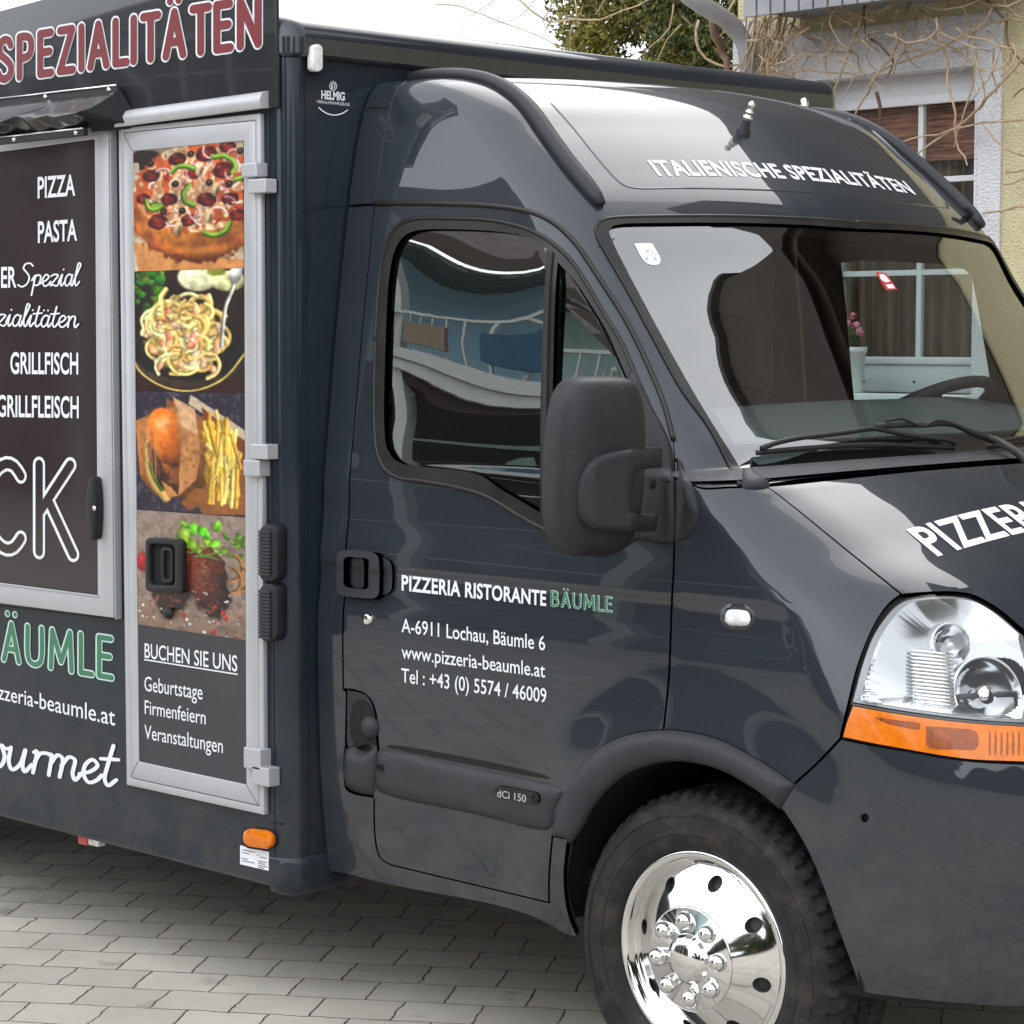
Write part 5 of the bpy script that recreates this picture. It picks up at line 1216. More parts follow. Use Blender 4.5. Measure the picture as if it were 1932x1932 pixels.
# ================================================================== printed food pictures (colour per vertex, one fine grid each)
def vmat(name, rough=.35, coat=.3):
    m = mat(name, (1, 1, 1), rough, coat=coat, coat_r=.08); nt = m.node_tree; a = nt.nodes.new('ShaderNodeVertexColor'); a.layer_name = 'print'
    nt.links.new(a.outputs[0], nt.nodes['Principled BSDF'].inputs['Base Color']); return m
M['print'] = vmat('printed_film')
class Pic:
    """a small raster painter; x right, y down, both in 0..1 with the given aspect"""
    def __init__(s, w, h, col):
        s.w, s.h = w, h; s.A = np.ones((h, w, 3))*np.array(col)
        s.Y, s.X = np.mgrid[0:h, 0:w]; s.X = (s.X+.5)/w; s.Y = (s.Y+.5)/h; s.asp = h/w
        s.n1 = s.noise(5); s.n2 = s.noise(14); s.n3 = s.noise(36); s.n4 = rng.random((h, w))
    def noise(s, k):
        g = rng.random((k+3, int(k/s.asp)+3)); y = s.Y*k; x = s.X*k/s.asp; i, j = y.astype(int), x.astype(int); fy, fx = y-i, x-j
        fy, fx = fy*fy*(3-2*fy), fx*fx*(3-2*fx)
        return (g[i, j]*(1-fx)+g[i, j+1]*fx)*(1-fy)+(g[i+1, j]*(1-fx)+g[i+1, j+1]*fx)*fy
    def blend(s, a, col): a = np.clip(a, 0, 1)[..., None]; s.A = s.A*(1-a)+np.asarray(col)*a
    def shade(s, a, k): s.A = np.clip(s.A*(1+np.clip(a, 0, 1)[..., None]*(k-1)), 0, 1)
    def ell(s, cx, cy, rx, ry, col, rot=0, soft=.12, rough=0., shade=.35, spec=0., lx=-.4, ly=-.6, a=1., tex=.14):
        c, n = math.cos(rot), math.sin(rot); dx, dy = s.X-cx, (s.Y-cy)*s.asp; u = (dx*c+dy*n)/rx; v = (-dx*n+dy*c)/ry
        r = np.hypot(u, v)+rough*(s.n2-.5)+rough*.7*(s.n3-.5); m = np.clip((1-r)/soft, 0, 1)*a
        li = 1+shade*(u*lx+v*ly)-shade*.5*np.clip(r, 0, 1)**3+tex*(s.n3-.5)
        s.A = s.A*(1-m[..., None])+np.clip(np.asarray(col)*li[..., None], 0, 1)*m[..., None]
        if spec: q = np.clip(1-np.hypot(u-lx*.55, v-ly*.55)/.35, 0, 1)**2*spec*m; s.blend(q, (1, .97, .92))
        return m
    def stroke(s, pts, w, col, shade=.5, soft=.25, spec=0., a=1., taper=0., edge=None):
        q = np.array(spl(pts, .014)); best = np.full(s.X.shape, 9.); sd = np.zeros_like(best); ww = np.full_like(best, w)
        for k, (p0, p1) in enumerate(zip(q[:-1], q[1:])):
            d = p1-p0; d = np.array((d[0], d[1]*s.asp)); L = d@d+1e-12; dx, dy = s.X-p0[0], (s.Y-p0[1])*s.asp
            t = np.clip((dx*d[0]+dy*d[1])/L, 0, 1); ex, ey = dx-t*d[0], dy-t*d[1]; r = np.hypot(ex, ey); m = r < best
            best = np.where(m, r, best); sd = np.where(m, (dx*-d[1]+dy*d[0])/math.sqrt(L), sd)
            ww = np.where(m, w*(1-taper*abs(2*k/len(q)-1)), ww)
        r = best/ww; m = np.clip((1-r)/soft, 0, 1)*a; li = 1-shade*(sd/ww)*.6-shade*.5*r**2
        s.A = s.A*(1-m[..., None])+np.clip(np.asarray(col)*li[..., None], 0, 1)*m[..., None]
        if spec: q = np.clip(1-np.abs(sd/ww+.35)/.25, 0, 1)*m*spec; s.blend(q, (1, 1, .95))
    def poly(s, pts, col, shade=0., a=1.):
        m = inside(pts, np.stack([s.X.ravel(), s.Y.ravel()], 1)).reshape(s.X.shape)*a
        c = np.asarray(col)*(1+shade*(s.n2-.5)[..., None]*2); s.A = s.A*(1-m[..., None])+np.clip(c, 0, 1)*m[..., None]; return m
    def grain(s, k, dark=.45):
        s.A = np.clip(s.A*(1+k*(s.n3-.5)[..., None]+k*.5*(s.n4-.5)[..., None])*(1-dark*np.clip(s.n2-.55, 0, 1)[..., None])*(1-dark*.6*np.clip(s.n1-.5, 0, 1)[..., None]), 0, 1)
        B = np.pad(s.A, ((1, 1), (1, 1), (0, 0)), 'edge'); s.A = (B[:-2, 1:-1]+B[2:, 1:-1]+B[1:-1, :-2]+B[1:-1, 2:]+2*B[1:-1, 1:-1])/6
        g = s.A.mean(-1, keepdims=True); s.A = np.clip(g+(s.A-g)*1.02, 0, 1); s.A = np.clip((s.A-.5)*1.12+.5, 0, 1)
    def arc(s, x, y, R, b, sw, w, col, sq=.75, **k): s.stroke([(x+R*math.cos(b+sw*t), y+R*sq*math.sin(b+sw*t)) for t in np.linspace(0, 1, 6)], w, col, **k)
def srgb(A): return np.where(A <= .04045, A/12.92, ((A+.055)/1.055)**2.4)
def picture(pic, quad, y, parent, label):
    h, w = pic.h, pic.w; P = [onY(u, v, y) for u, v in quad]          # TL TR BR BL
    gx, gy = np.meshgrid(np.linspace(0, 1, w), np.linspace(0, 1, h)); a = gx[..., None]; b = gy[..., None]
    V = ((P[0]*(1-a)+P[1]*a)*(1-b)+(P[3]*(1-a)+P[2]*a)*b).reshape(-1, 3)
    F = [(i*w+j, (i+1)*w+j, (i+1)*w+j+1, i*w+j+1) for i in range(h-1) for j in range(w-1)]
    o = mobj('food_picture', V, F, M['print'], parent, label=label)
    at = o.data.color_attributes.new('print', 'FLOAT_COLOR', 'POINT'); C = np.ones((h*w, 4), np.float32); C[:, :3] = np.clip(srgb(pic.A.reshape(-1, 3)), 0, 1)*.85
    at.data.foreach_set('color', C.ravel()); return o
def rnd(a, b): return float(rng.uniform(a, b))
# -- pizza
p = Pic(150, 168, (.80, .70, .58)); p.shade(p.n1, .75)
p.ell(.1, .08, .17, .10, (.18, .10, .07), rough=.3); p.blend((p.X < .05+.12*p.Y)*(p.Y > .1)*.8, (.86, .80, .72))
p.poly([(0, .74), (.35, .88), (1, .93), (1, 1), (.05, 1)], (.80, .55, .33), .12)
p.ell(.60, .50, .66, .50, (.55, .26, .10), soft=.05, rough=.12, shade=.3); p.ell(.60, .48, .645, .47, (.82, .50, .22), soft=.2, rough=.15, shade=.4)
for k in range(34): a = math.pi*(.02+.96*k/33); p.ell(.60+.60*math.cos(a), .50+.33*math.sin(a)+.03, rnd(.06, .12), rnd(.05, .09), (rnd(.72, .88), rnd(.40, .52), rnd(.16, .24)), rough=.3, soft=.9, shade=.5, a=.6)
for k in range(22): a = math.pi*rnd(.03, .97); p.ell(.60+.62*math.cos(a), .52+.37*math.sin(a), rnd(.01, .03), rnd(.006, .014), (.36, .13, .05), rough=.5, soft=.8, a=.6)
p.ell(.60, .34, .60, .40, (.74, .36, .18), soft=.12, rough=.3, shade=.2)
m = (p.n2 > .52)*((((p.X-.6)/.58)**2+((p.Y-.34)*p.asp/.40)**2) < 1); p.blend(m*.6, (.93, .80, .62)); m = (p.n3 > .6)*m; p.blend(m*.6, (.98, .92, .8))
top = lambda x, y: ((x-.6)/.54)**2+((y-.33)*1.12/.36)**2 < 1
for k in range(90):
    x, y = rnd(.05, 1), rnd(.0, .66)
    if top(x, y): p.ell(x, y, rnd(.015, .05), rnd(.012, .03), [(.90, .76, .58), (.78, .35, .2), (.95, .86, .74), (.62, .16, .10)][k % 4], rot=rnd(0, 3), rough=.5, soft=.5, shade=.4, a=.85)
for x, y, r in ((.18, .22, .085), (.42, .10, .09), (.56, .22, .085), (.82, .22, .10), (.68, .08, .1), (.34, .42, .085), (.68, .44, .095), (.24, .60, .1), (.88, .45, .08), (.52, .60, .08), (.10, .40, .07), (.86, .04, .08), (.95, .58, .07)):
    p.ell(x, y, r, r*.72, (.30, .06, .05), rough=.15, soft=.12, shade=.5, spec=.3); p.ell(x+.012, y+.015, r*.74, r*.5, (.56, .16, .11), rough=.35, soft=.5, shade=.4, a=.85, tex=.6); p.ell(x-.3*r, y-.3*r, r*.35, r*.2, (.80, .42, .34), soft=.9, a=.6)
for k in range(34):
    x, y = rnd(.08, .95), rnd(.05, .60)
    if top(x, y): p.arc(x, y, rnd(.035, .085), rnd(0, 6.3), rnd(1.2, 2.6), rnd(.009, .017), [(.88, .74, .72), (.80, .56, .58), (.93, .86, .80)][k % 3], shade=.8, spec=.35, a=.9)
for st in ([(.37, .2), (.42, .165), (.50, .165), (.57, .19)], [(.74, .11), (.83, .11), (.9, .15), (.93, .2), (.9, .235)], [(.13, .42), (.15, .48), (.21, .50), (.28, .47), (.2, .455)], [(.52, .32), (.47, .38), (.49, .45), (.56, .48)], [(.66, .71), (.74, .73), (.84, .70), (.88, .64)], [(.93, .30), (1, .29)]):
    p.stroke(st, .026, (.42, .60, .14), shade=.8, spec=.35); p.stroke([(a, b-.008) for a, b in st], .010, (.66, .80, .36), shade=.2, soft=.9, a=.7)
for x, y in ((.40, .30), (.70, .31), (.875, .33), (.17, .12), (.54, .07), (.46, .52), (.97, .08), (.29, .52)):
    p.ell(x, y, .036, .034, (.12, .09, .08), soft=.2, shade=.6, spec=.5); p.ell(x+.004, y-.003, .013, .012, (.50, .36, .24), soft=.4)
for x, y in ((.70, .58), (.42, .66), (.76, .37), (.62, .20)): p.ell(x, y, .04, .075, (.80, .70, .56), rot=.3, rough=.2, soft=.2, shade=.5); p.ell(x+.012, y+.01, .018, .045, (.45, .34, .24), rot=.3, soft=.4)
p.grain(.16)
picture(p, [(249.8, 285.2), (458.9, 265.4), (459.9, 505.5), (251.4, 512)], dy+.0018, door, 'printed picture of a pizza with peppers and olives')
# -- pasta
p = Pic(150, 164, (.17, .10, .08)); p.blend(p.n1*.5, (.10, .06, .05)); p.blend((p.Y > .80)*.7, (.22, .08, .07))
for k in range(26): x, y = rnd(-.02, .30), rnd(0, .30); p.ell(x, y, rnd(.03, .08), rnd(.03, .06), (rnd(.12, .34), rnd(.34, .56), rnd(.06, .16)), rot=rnd(0, 3), rough=.4, soft=.4, shade=.7, spec=.3)
p.ell(.60, .06, .20, .14, (.93, .92, .74), soft=.15, shade=.3); p.ell(.86, .10, .17, .10, (.88, .88, .64), soft=.2, shade=.4); p.ell(.76, .02, .1, .05, (.55, .58, .2), soft=.4)
p.ell(.50, .70, .56, .30, (.34, .27, .20), soft=.05, shade=.4); p.ell(.50, .66, .53, .275, (.13, .10, .09), soft=.08, shade=.3); p.stroke([(-.04, .68), (.06, .84), (.28, .96), (.55, .985), (.82, .88), (1.02, .66)], .010, (.86, .76, .42), shade=.3)
p.ell(.47, .56, .38, .30, (.83, .66, .34), soft=.1, rough=.3, shade=.4)
for k in range(105):
    a = rnd(0, 6.3); r = rnd(0, 1)**.6; x, y = .47+.30*r*math.cos(a), .55+.27*r*math.sin(a)*(1 if math.sin(a) > 0 else 1.2); b = rnd(0, 6.3); R0 = rnd(.05, .15); sw = rnd(1.4, 3.6)
    p.stroke([(x+R0*math.cos(b+sw*t), y+R0*.75*math.sin(b+sw*t)) for t in np.linspace(0, 1, 6)], rnd(.020, .031), [(.96, .85, .52), (.90, .74, .40), (.98, .91, .66), (.93, .80, .50), (.85, .66, .34)][k % 5], shade=.6, spec=.3, soft=.3)
for k in range(26):
    x, y = .47+rnd(-.33, .33), .56+rnd(-.24, .26); p.ell(x, y, rnd(.035, .065), rnd(.025, .04), [(.95, .70, .54), (.96, .80, .68), (.90, .55, .40)][k % 3], rot=rnd(0, 3), rough=.2, soft=.3, shade=.5, spec=.6)
for k in range(90): x, y = .47+rnd(-.36, .36), .55+rnd(-.30, .30); p.ell(x, y, rnd(.004, .012), rnd(.003, .008), (.25, .42, .10), soft=.6, a=.8)
p.stroke([(.93, .02), (.90, .16), (.84, .30), (.82, .42), (.80, .62)], .020, (.80, .78, .74), shade=.9, spec=.8); p.ell(.93, .04, .06, .11, (.84, .83, .80), rot=.3, soft=.2, shade=.6, spec=.6)
p.grain(.14)
picture(p, [(251.5, 512.6), (459.9, 506), (461.3, 741.8), (254.8, 737.5)], dy+.0018, door, 'printed picture of a plate of ribbon pasta')
# -- burger and fries
p = Pic(150, 164, (.17, .15, .20)); p.blend(p.n2*.45, (.30, .27, .34)); p.blend((p.n3 > .72)*.4, (.45, .42, .48))
p.poly([(.30, .06), (1.0, .36), (1.0, .98), (.62, 1.0), (.30, .5)], (.56, .36, .20), .15); p.poly([(.52, .02), (1, .30), (1, .38), (.50, .10)], (.78, .70, .60), .1); p.poly([(.62, .12), (1, .40), (1, .6), (.64, .3)], (.48, .27, .14), .15)
p.ell(.36, .52, .36, .42, (.66, .42, .22), soft=.06, rough=.15, shade=.4); p.poly([(.0, .25), (.24, .16), (.20, .8), (.04, .7)], (.72, .47, .26), .2); p.ell(.32, .60, .30, .30, (.58, .34, .16), soft=.2, rough=.2)
p.stroke([(.12, .45), (.12, .62), (.18, .78), (.28, .88)], .05, (.92, .74, .42), shade=.5); p.stroke([(.16, .46), (.19, .62), (.27, .76), (.36, .82)], .06, (.28, .15, .11), shade=.5)
for k in range(60): t = rnd(0, 1); p.ell(.17+.2*t+rnd(-.03, .03), .46+.36*t+rnd(-.03, .03), rnd(.008, .02), rnd(.008, .016), [(.42, .25, .18), (.16, .08, .06), (.52, .34, .26)][k % 3], soft=.5, rough=.4)
p.stroke([(.13, .60), (.17, .72), (.24, .82)], .018, (.25, .42, .12), shade=.5)
p.ell(.31, .38, .185, .29, (.84, .45, .15), rot=-.38, soft=.07, shade=.6, spec=.55, lx=-.3, ly=-.8, tex=.1); p.ell(.27, .26, .12, .10, (.95, .74, .52), rot=-.38, soft=.9, a=.7)
p.poly([(.36, .04), (.55, .16), (.61, .50), (.56, .72), (.40, .86), (.42, .45)], (.74, .52, .33), .22); p.poly([(.37, .05), (.56, .14), (.58, .34), (.44, .28)], (.82, .66, .50), .12); p.poly([(.40, .86), (.30, .88), (.24, .74), (.34, .80)], (.76, .53, .30), .15)
for k in range(14): p.ell(rnd(.42, .58), rnd(.3, .8), rnd(.012, .03), rnd(.01, .03), (.50, .28, .13), rough=.5, soft=.8, a=.55)
for k in range(16): x = rnd(.04, .22); p.stroke([(x, rnd(.22, .5)), (x+rnd(-.03, .03), rnd(.55, .8))], rnd(.004, .01), (.84, .64, .42), soft=.9, a=.5)
p.poly([(.42, .92), (.56, .78), (.64, .90), (.50, .98)], (.55, .34, .17), .2)
for k in range(90):
    x, y = .78+rnd(-.13, .16), .56+rnd(-.26, .27); x += .10*(y-.5); a = rnd(1.0, 2.1) if k % 5 else rnd(.3, 2.8); q = rnd(.08, .16)
    p.stroke([(x-q*math.cos(a)*.55, y-q*math.sin(a)), (x+q*math.cos(a)*.55, y+q*math.sin(a))], rnd(.018, .025), [(.96, .80, .36), (.90, .70, .24), (.99, .88, .50), (.86, .64, .22)][k % 4], shade=.6, spec=.3, soft=.3)
p.grain(.14)
picture(p, [(254.8, 738.1), (461.3, 742.4), (462.8, 975.8), (258.3, 961)], dy+.0018, door, 'printed picture of a burger with fries')
# -- grilled steak
p = Pic(150, 164, (.60, .52, .47)); st_ = (np.sin(p.Y*40+p.n1*14+p.X*6)+1)/2; p.blend(st_*.35, (.45, .36, .31)); p.blend(p.n2*.4, (.70, .64, .60)); p.blend(np.clip((p.Y-.62)*2, 0, .6), (.50, .40, .33)); p.blend((p.n3 > .66)*.35, (.32, .24, .20))
for k in range(22): x, y = .57+rnd(-.15, .18), .20+rnd(-.12, .13); p.ell(x, y, rnd(.03, .08), rnd(.03, .07), (rnd(.38, .66), rnd(.62, .86), rnd(.12, .28)), rot=rnd(0, 3), rough=.5, soft=.35, shade=.6, spec=.4)
for k in range(14): x, y = .88+rnd(-.08, .12), .24+rnd(-.1, .1); p.ell(x, y, rnd(.02, .05), rnd(.02, .06), (rnd(.3, .5), rnd(.5, .66), rnd(.10, .2)), rot=rnd(0, 3), rough=.5, soft=.4, shade=.6)
for c in ((.86, .42), (.92, .50), (.85, .52)): p.arc(c[0], c[1], .11, -1.2, 2.6, .018, (.62, .40, .20), sq=1., shade=.8, spec=.3)
p.ell(.06, .45, .08, .11, (.66, .10, .08), soft=.2, rough=.3, shade=.5, spec=.5)
def steak(cx, cy, rx, ry, rot):
    p.ell(cx+.01, cy+.03, rx*1.08, ry*1.05, (.20, .12, .09), rot=rot, soft=.3, rough=.25, a=.7); p.ell(cx, cy, rx, ry, (.36, .17, .12), rot=rot, soft=.08, rough=.22, shade=.9, spec=.25)
    for k in range(110):
        a = rnd(0, 6.3); r = rnd(0, .92)**.7; u, v = rx*r*math.cos(a), ry*r*math.sin(a); x = cx+u*math.cos(rot)-v*math.sin(rot); y = cy+(u*math.sin(rot)+v*math.cos(rot))/p.asp
        p.ell(x, y, rnd(.008, .03), rnd(.006, .018), [(.30, .13, .09), (.46, .24, .17), (.17, .07, .05), (.66, .47, .38), (.38, .18, .13)][k % 5], rot=rnd(0, 3), rough=.5, soft=.5, a=.75)
steak(.38, .58, .185, .36, .42); steak(.68, .57, .175, .31, -.12)
for st in ([(.52, .30), (.62, .34), (.78, .30)], [(.55, .36), (.66, .35), (.76, .37)], [(.40, .30), (.5, .33), (.6, .28)]): p.stroke(st, .009, (.34, .52, .16), shade=.5, spec=.4)
for k in range(75):
    x, y = rnd(.02, .98), rnd(.62, .99); c = k % 5; p.ell(x, y, rnd(.006, .016), rnd(.006, .014), [(.66, .08, .06), (.92, .90, .86), (.72, .58, .36), (.95, .93, .9), (.40, .30, .22)][c], soft=.3, shade=.5, spec=.5, rough=.3)
for x, y in ((.40, .27), (.80, .80), (.82, .84), (.73, .76), (.44, .86), (.71, .97)): p.ell(x, y, .022, .021, (.74, .09, .07), soft=.2, shade=.6, spec=.7)
p.grain(.16)
picture(p, [(258.3, 961.6), (462.8, 976.4), (463.6, 1208), (260.0, 1178)], dy+.0018, door, 'printed picture of grilled steaks')
# ================================================================== the setting
def nodes(m): nt = m.node_tree; return nt, nt.nodes['Principled BSDF'], (lambda t: nt.nodes.new(t)), nt.links.new
# paved yard: running bond at 35.5 degrees, 20 x 16.5 cm stones
m = mat('concrete_pavers', (.3, .3, .28), .85); nt, bs_, N_, Lk = nodes(m)
tcn = N_('ShaderNodeTexCoord'); mp = N_('ShaderNodeMapping'); mp.inputs['Rotation'].default_value = (0, 0, R_(-35.5)); Lk(tcn.outputs['Object'], mp.inputs['Vector'])
nw = N_('ShaderNodeTexNoise'); nw.inputs['Scale'].default_value = 16; nw.inputs['Detail'].default_value = 3; Lk(mp.outputs[0], nw.inputs['Vector'])
vs1 = N_('ShaderNodeVectorMath'); vs1.operation = 'SUBTRACT'; vs1.inputs[1].default_value = (.5, .5, .5); Lk(nw.outputs['Color'], vs1.inputs[0])
vs2 = N_('ShaderNodeVectorMath'); vs2.operation = 'MULTIPLY_ADD'; vs2.inputs[1].default_value = (.021, .021, 0); Lk(vs1.outputs[0], vs2.inputs[0]); Lk(mp.outputs[0], vs2.inputs[2])
vs3 = N_('ShaderNodeVectorMath'); vs3.operation = 'ADD'; vs3.inputs[1].default_value = (20.035, 20.012, 0); Lk(vs2.outputs[0], vs3.inputs[0])
br = N_('ShaderNodeTexBrick'); br.offset = .5; br.inputs['Scale'].default_value = 1; br.inputs['Brick Width'].default_value = .203; br.inputs['Row Height'].default_value = .1665; br.inputs['Mortar Size'].default_value = .0034; br.inputs['Mortar Smooth'].default_value = .6; br.inputs['Bias'].default_value = 0
br.inputs['Color1'].default_value = (.47, .435, .375, 1); br.inputs['Color2'].default_value = (.375, .345, .295, 1); br.inputs['Mortar'].default_value = (.05, .042, .032, 1); Lk(vs3.outputs[0], br.inputs['Vector'])
nm_ = N_('ShaderNodeTexNoise'); nm_.inputs['Scale'].default_value = 3.5; nm_.inputs['Detail'].default_value = 6; Lk(tcn.outputs['Object'], nm_.inputs['Vector'])
cm_ = N_('ShaderNodeValToRGB'); cm_.color_ramp.elements[0].position = .40; cm_.color_ramp.elements[0].color = (.040, .034, .026, 1); cm_.color_ramp.elements[1].position = .66; cm_.color_ramp.elements[1].color = (.15, .13, .095, 1); Lk(nm_.outputs['Fac'], cm_.inputs[0]); Lk(cm_.outputs[0], br.inputs['Mortar'])
n2 = N_('ShaderNodeTexNoise'); n2.inputs['Scale'].default_value = 2.2; n2.inputs['Detail'].default_value = 8; n2.inputs['Roughness'].default_value = .7; Lk(tcn.outputs['Object'], n2.inputs['Vector'])
n3 = N_('ShaderNodeTexNoise'); n3.inputs['Scale'].default_value = 260; n3.inputs['Detail'].default_value = 3; Lk(tcn.outputs['Object'], n3.inputs['Vector'])
r2 = N_('ShaderNodeMapRange'); r2.inputs[1].default_value = .3; r2.inputs[2].default_value = .7; r2.inputs[3].default_value = .84; r2.inputs[4].default_value = 1.14; Lk(n2.outputs['Fac'], r2.inputs[0])
r3 = N_('ShaderNodeMapRange'); r3.inputs[1].default_value = .25; r3.inputs[2].default_value = .75; r3.inputs[3].default_value = .80; r3.inputs[4].default_value = 1.2; Lk(n3.outputs['Fac'], r3.inputs[0])
mu = N_('ShaderNodeMath'); mu.operation = 'MULTIPLY'; Lk(r2.outputs[0], mu.inputs[0]); Lk(r3.outputs[0], mu.inputs[1])
n5 = N_('ShaderNodeTexNoise'); n5.inputs['Scale'].default_value = 5.5; n5.inputs['Detail'].default_value = 6; n5.inputs['Roughness'].default_value = .6; Lk(tcn.outputs['Object'], n5.inputs['Vector'])
r5 = N_('ShaderNodeMapRange'); r5.inputs[1].default_value = .60; r5.inputs[2].default_value = .72; r5.inputs[3].default_value = 1; r5.inputs[4].default_value = .60; Lk(n5.outputs['Fac'], r5.inputs[0])
mu2 = N_('ShaderNodeMath'); mu2.operation = 'MULTIPLY'; Lk(mu.outputs[0], mu2.inputs[0]); Lk(r5.outputs[0], mu2.inputs[1])
mx = N_('ShaderNodeMixRGB'); mx.blend_type = 'MULTIPLY'; mx.inputs[0].default_value = 1; Lk(br.outputs['Color'], mx.inputs[1]); Lk(mu2.outputs[0], mx.inputs[2]); Lk(mx.outputs[0], bs_.inputs['Base Color'])
hm = N_('ShaderNodeMath'); hm.operation = 'MULTIPLY_ADD'; hm.inputs[1].default_value = -1.; Lk(br.outputs['Fac'], hm.inputs[0]); h3 = N_('ShaderNodeMath'); h3.operation = 'MULTIPLY'; h3.inputs[1].default_value = .18; Lk(n3.outputs['Fac'], h3.inputs[0]); Lk(h3.outputs[0], hm.inputs[2])
bp = N_('ShaderNodeBump'); bp.inputs['Strength'].default_value = .7; bp.inputs['Distance'].default_value = .006; Lk(hm.outputs[0], bp.inputs['Height']); Lk(bp.outputs[0], bs_.inputs['Normal'])
g = mobj('paved_ground', [(-80, -80, 0), (80, -80, 0), (80, 80, 0), (-80, 80, 0)], [(0, 1, 2, 3)], m); tag(g, 'grey concrete pavers laid in running bond under the truck', 'paving', kind='structure')

# ---- house behind the truck
HY = 4.2
house = empty('house', (0, HY, 0), 'ochre rendered house with a white framed window behind the truck', 'house')
def stucco(name, c):
    return mat(name, c, .9, var=(7., .07), bump=(95, .9), bump_d=.02)
M['ochre'] = stucco('ochre_render', (.60, .53, .32)); M['whiterender'] = stucco('white_render', (.66, .65, .665))
M['wframe'] = mat('white_window_paint', (.62, .62, .63), .4); M['boards'] = mat('grey_white_boards', (.25, .25, .26), .75, var=(5, .25))
def onH(u, v, y=HY): p = onY(u, v, y); return (p[0], p[2])
x0, z1 = onH(1538, 146); x1, _ = onH(1848, 110); z1 = 2.865; zS = onH(1700, 742)[1]; zW = onH(1830, 683)[1]
x1 -= .0
wo = [(x0, zS), (x1, zS), (x1, z1), (x0, z1)]
xl = onH(1392, 100)[0]
ZE = 3.17
# two storeys: rendered below, boarded above a shallow balcony
wl_ = [(xl, 0), (9.4, 0), (9.4, 5.6), (xl, 5.6)]
wall = prism3([wl_, wo], HY, HY+.30, M['ochre'], 'wall', house, bevel=0)
sx0 = onH(1466, 150)[0]; sx1 = onH(1893, 110)[0]; sz1 = z1+.215
prism3([[(sx0, zS-.25), (sx1, zS-.25), (sx1, sz1), (sx0, sz1)], wo], HY-.012, HY+.0, M['whiterender'], 'window_surround', house, bevel=.002)
prism3([wo, [(x0+.012, zS), (x1-.012, zS), (x1-.012, z1-.012), (x0+.012, z1-.012)]], HY-.013, HY+.119, M['whiterender'], 'window_reveal', house, bevel=0)
prism3([[(xl-.02, 0), (xl+.13, 0), (xl+.13, ZE), (xl-.02, ZE)]], HY-.014, HY+.05, M['whiterender'], 'corner_quoin', house, bevel=.002)
win = prism3([[(x0, zS), (x1, zS), (x1, z1), (x0, z1)], [(x0+.055, zW+.0), (x1-.03, zW+.0), (x1-.03, z1-.13), (x0+.055, z1-.13)]], HY+.12, HY+.19, M['wframe'], 'window', house, bevel=.006)
prism3([[(x0+.04, zW-.015), (x1-.02, zW-.015), (x1-.02, z1-.105), (x0+.04, z1-.105)], [(x0+.075, zW+.02), (x1-.045, zW+.02), (x1-.045, z1-.15), (x0+.075, z1-.15)]], HY+.105, HY+.13, M['wframe'], 'window_sash', win, bevel=.006)
zt1 = onH(1810, 332)[1]; zt2 = onH(1700, 513)[1]; xm = onH(1703, 350)[0]
mb = MB()
for z_ in (zt1, zt2): mb.box((x0+.06, HY+.135, z_-.013), (x1-.04, HY+.158, z_+.013))
mb.obj('glazing_bar', M['wframe'], win, bevel=.003)
MB().box((xm-.014, HY+.132, zW), (xm+.014, HY+.160, z1-.14)).obj('glazing_bar', M['wframe'], win, bevel=.003)
MB().add([(x0+.05, HY+.147, zW), (x1-.03, HY+.147, zW), (x1-.03, HY+.147, z1-.13), (x0+.05, HY+.147, z1-.13)], [(0, 1, 2, 3)]).obj('window_pane', M['house_glass'], win)
# woven blind and dim room behind the pane
mbl = mat('brown_woven_blind', (.10, .042, .024), .8); nt, bs_, N_, Lk = nodes(mbl); tcn = N_('ShaderNodeTexCoord'); mp = N_('ShaderNodeMapping'); mp.inputs['Scale'].default_value = (2.5, 1, 34); Lk(tcn.outputs['Object'], mp.inputs[0]); n = N_('ShaderNodeTexNoise'); n.inputs['Scale'].default_value = 3; n.inputs['Detail'].default_value = 5; Lk(mp.outputs[0], n.inputs[0]); cr = N_('ShaderNodeValToRGB'); cr.color_ramp.elements[0].position = .35; cr.color_ramp.elements[0].color = (.07, .026, .015, 1); cr.color_ramp.elements[1].position = .68; cr.color_ramp.elements[1].color = (.34, .145, .08, 1); Lk(n.outputs['Fac'], cr.inputs[0]); Lk(cr.outputs[0], bs_.inputs['Base Color'])
MB().box((x0+.04, HY+.20, onH(1700, 300)[1]), (x1-.02, HY+.205, z1-.12)).obj('blind', mbl, win)
mcu = mat('brown_curtain', (.09, .055, .035), .9); nt, bs_, N_, Lk = nodes(mcu); tcn = N_('ShaderNodeTexCoord'); mp = N_('ShaderNodeMapping'); mp.inputs['Scale'].default_value = (22, 1, .5); Lk(tcn.outputs['Object'], mp.inputs[0]); n = N_('ShaderNodeTexNoise'); n.inputs['Scale'].default_value = 1.6; n.inputs['Detail'].default_value = 5; Lk(mp.outputs[0], n.inputs[0]); cr = N_('ShaderNodeValToRGB'); cr.color_ramp.elements[0].position = .38; cr.color_ramp.elements[0].color = (.03, .022, .016, 1); cr.color_ramp.elements[1].position = .7; cr.color_ramp.elements[1].color = (.20, .14, .09, 1); Lk(n.outputs['Fac'], cr.inputs[0]); Lk(cr.outputs[0], bs_.inputs['Base Color'])
V = []; k = 60
for i in range(k+1):
    x = x0+.02+(x1-x0-.03)*i/k; y = HY+.26+.018*math.sin(i*1.1)+.012*math.sin(i*.47+1); V += [(x, y, zS), (x, y, z1)]
MB().add(V, [(2*i, 2*i+2, 2*i+3, 2*i+1) for i in range(k)]).obj('curtain', mcu, win, smooth=True)
MB().box((x0-.04, HY-.13, zS-.035), (x1+.03, HY+.14, zS)).obj('window_sill', M['wframe'], house, bevel=.006)
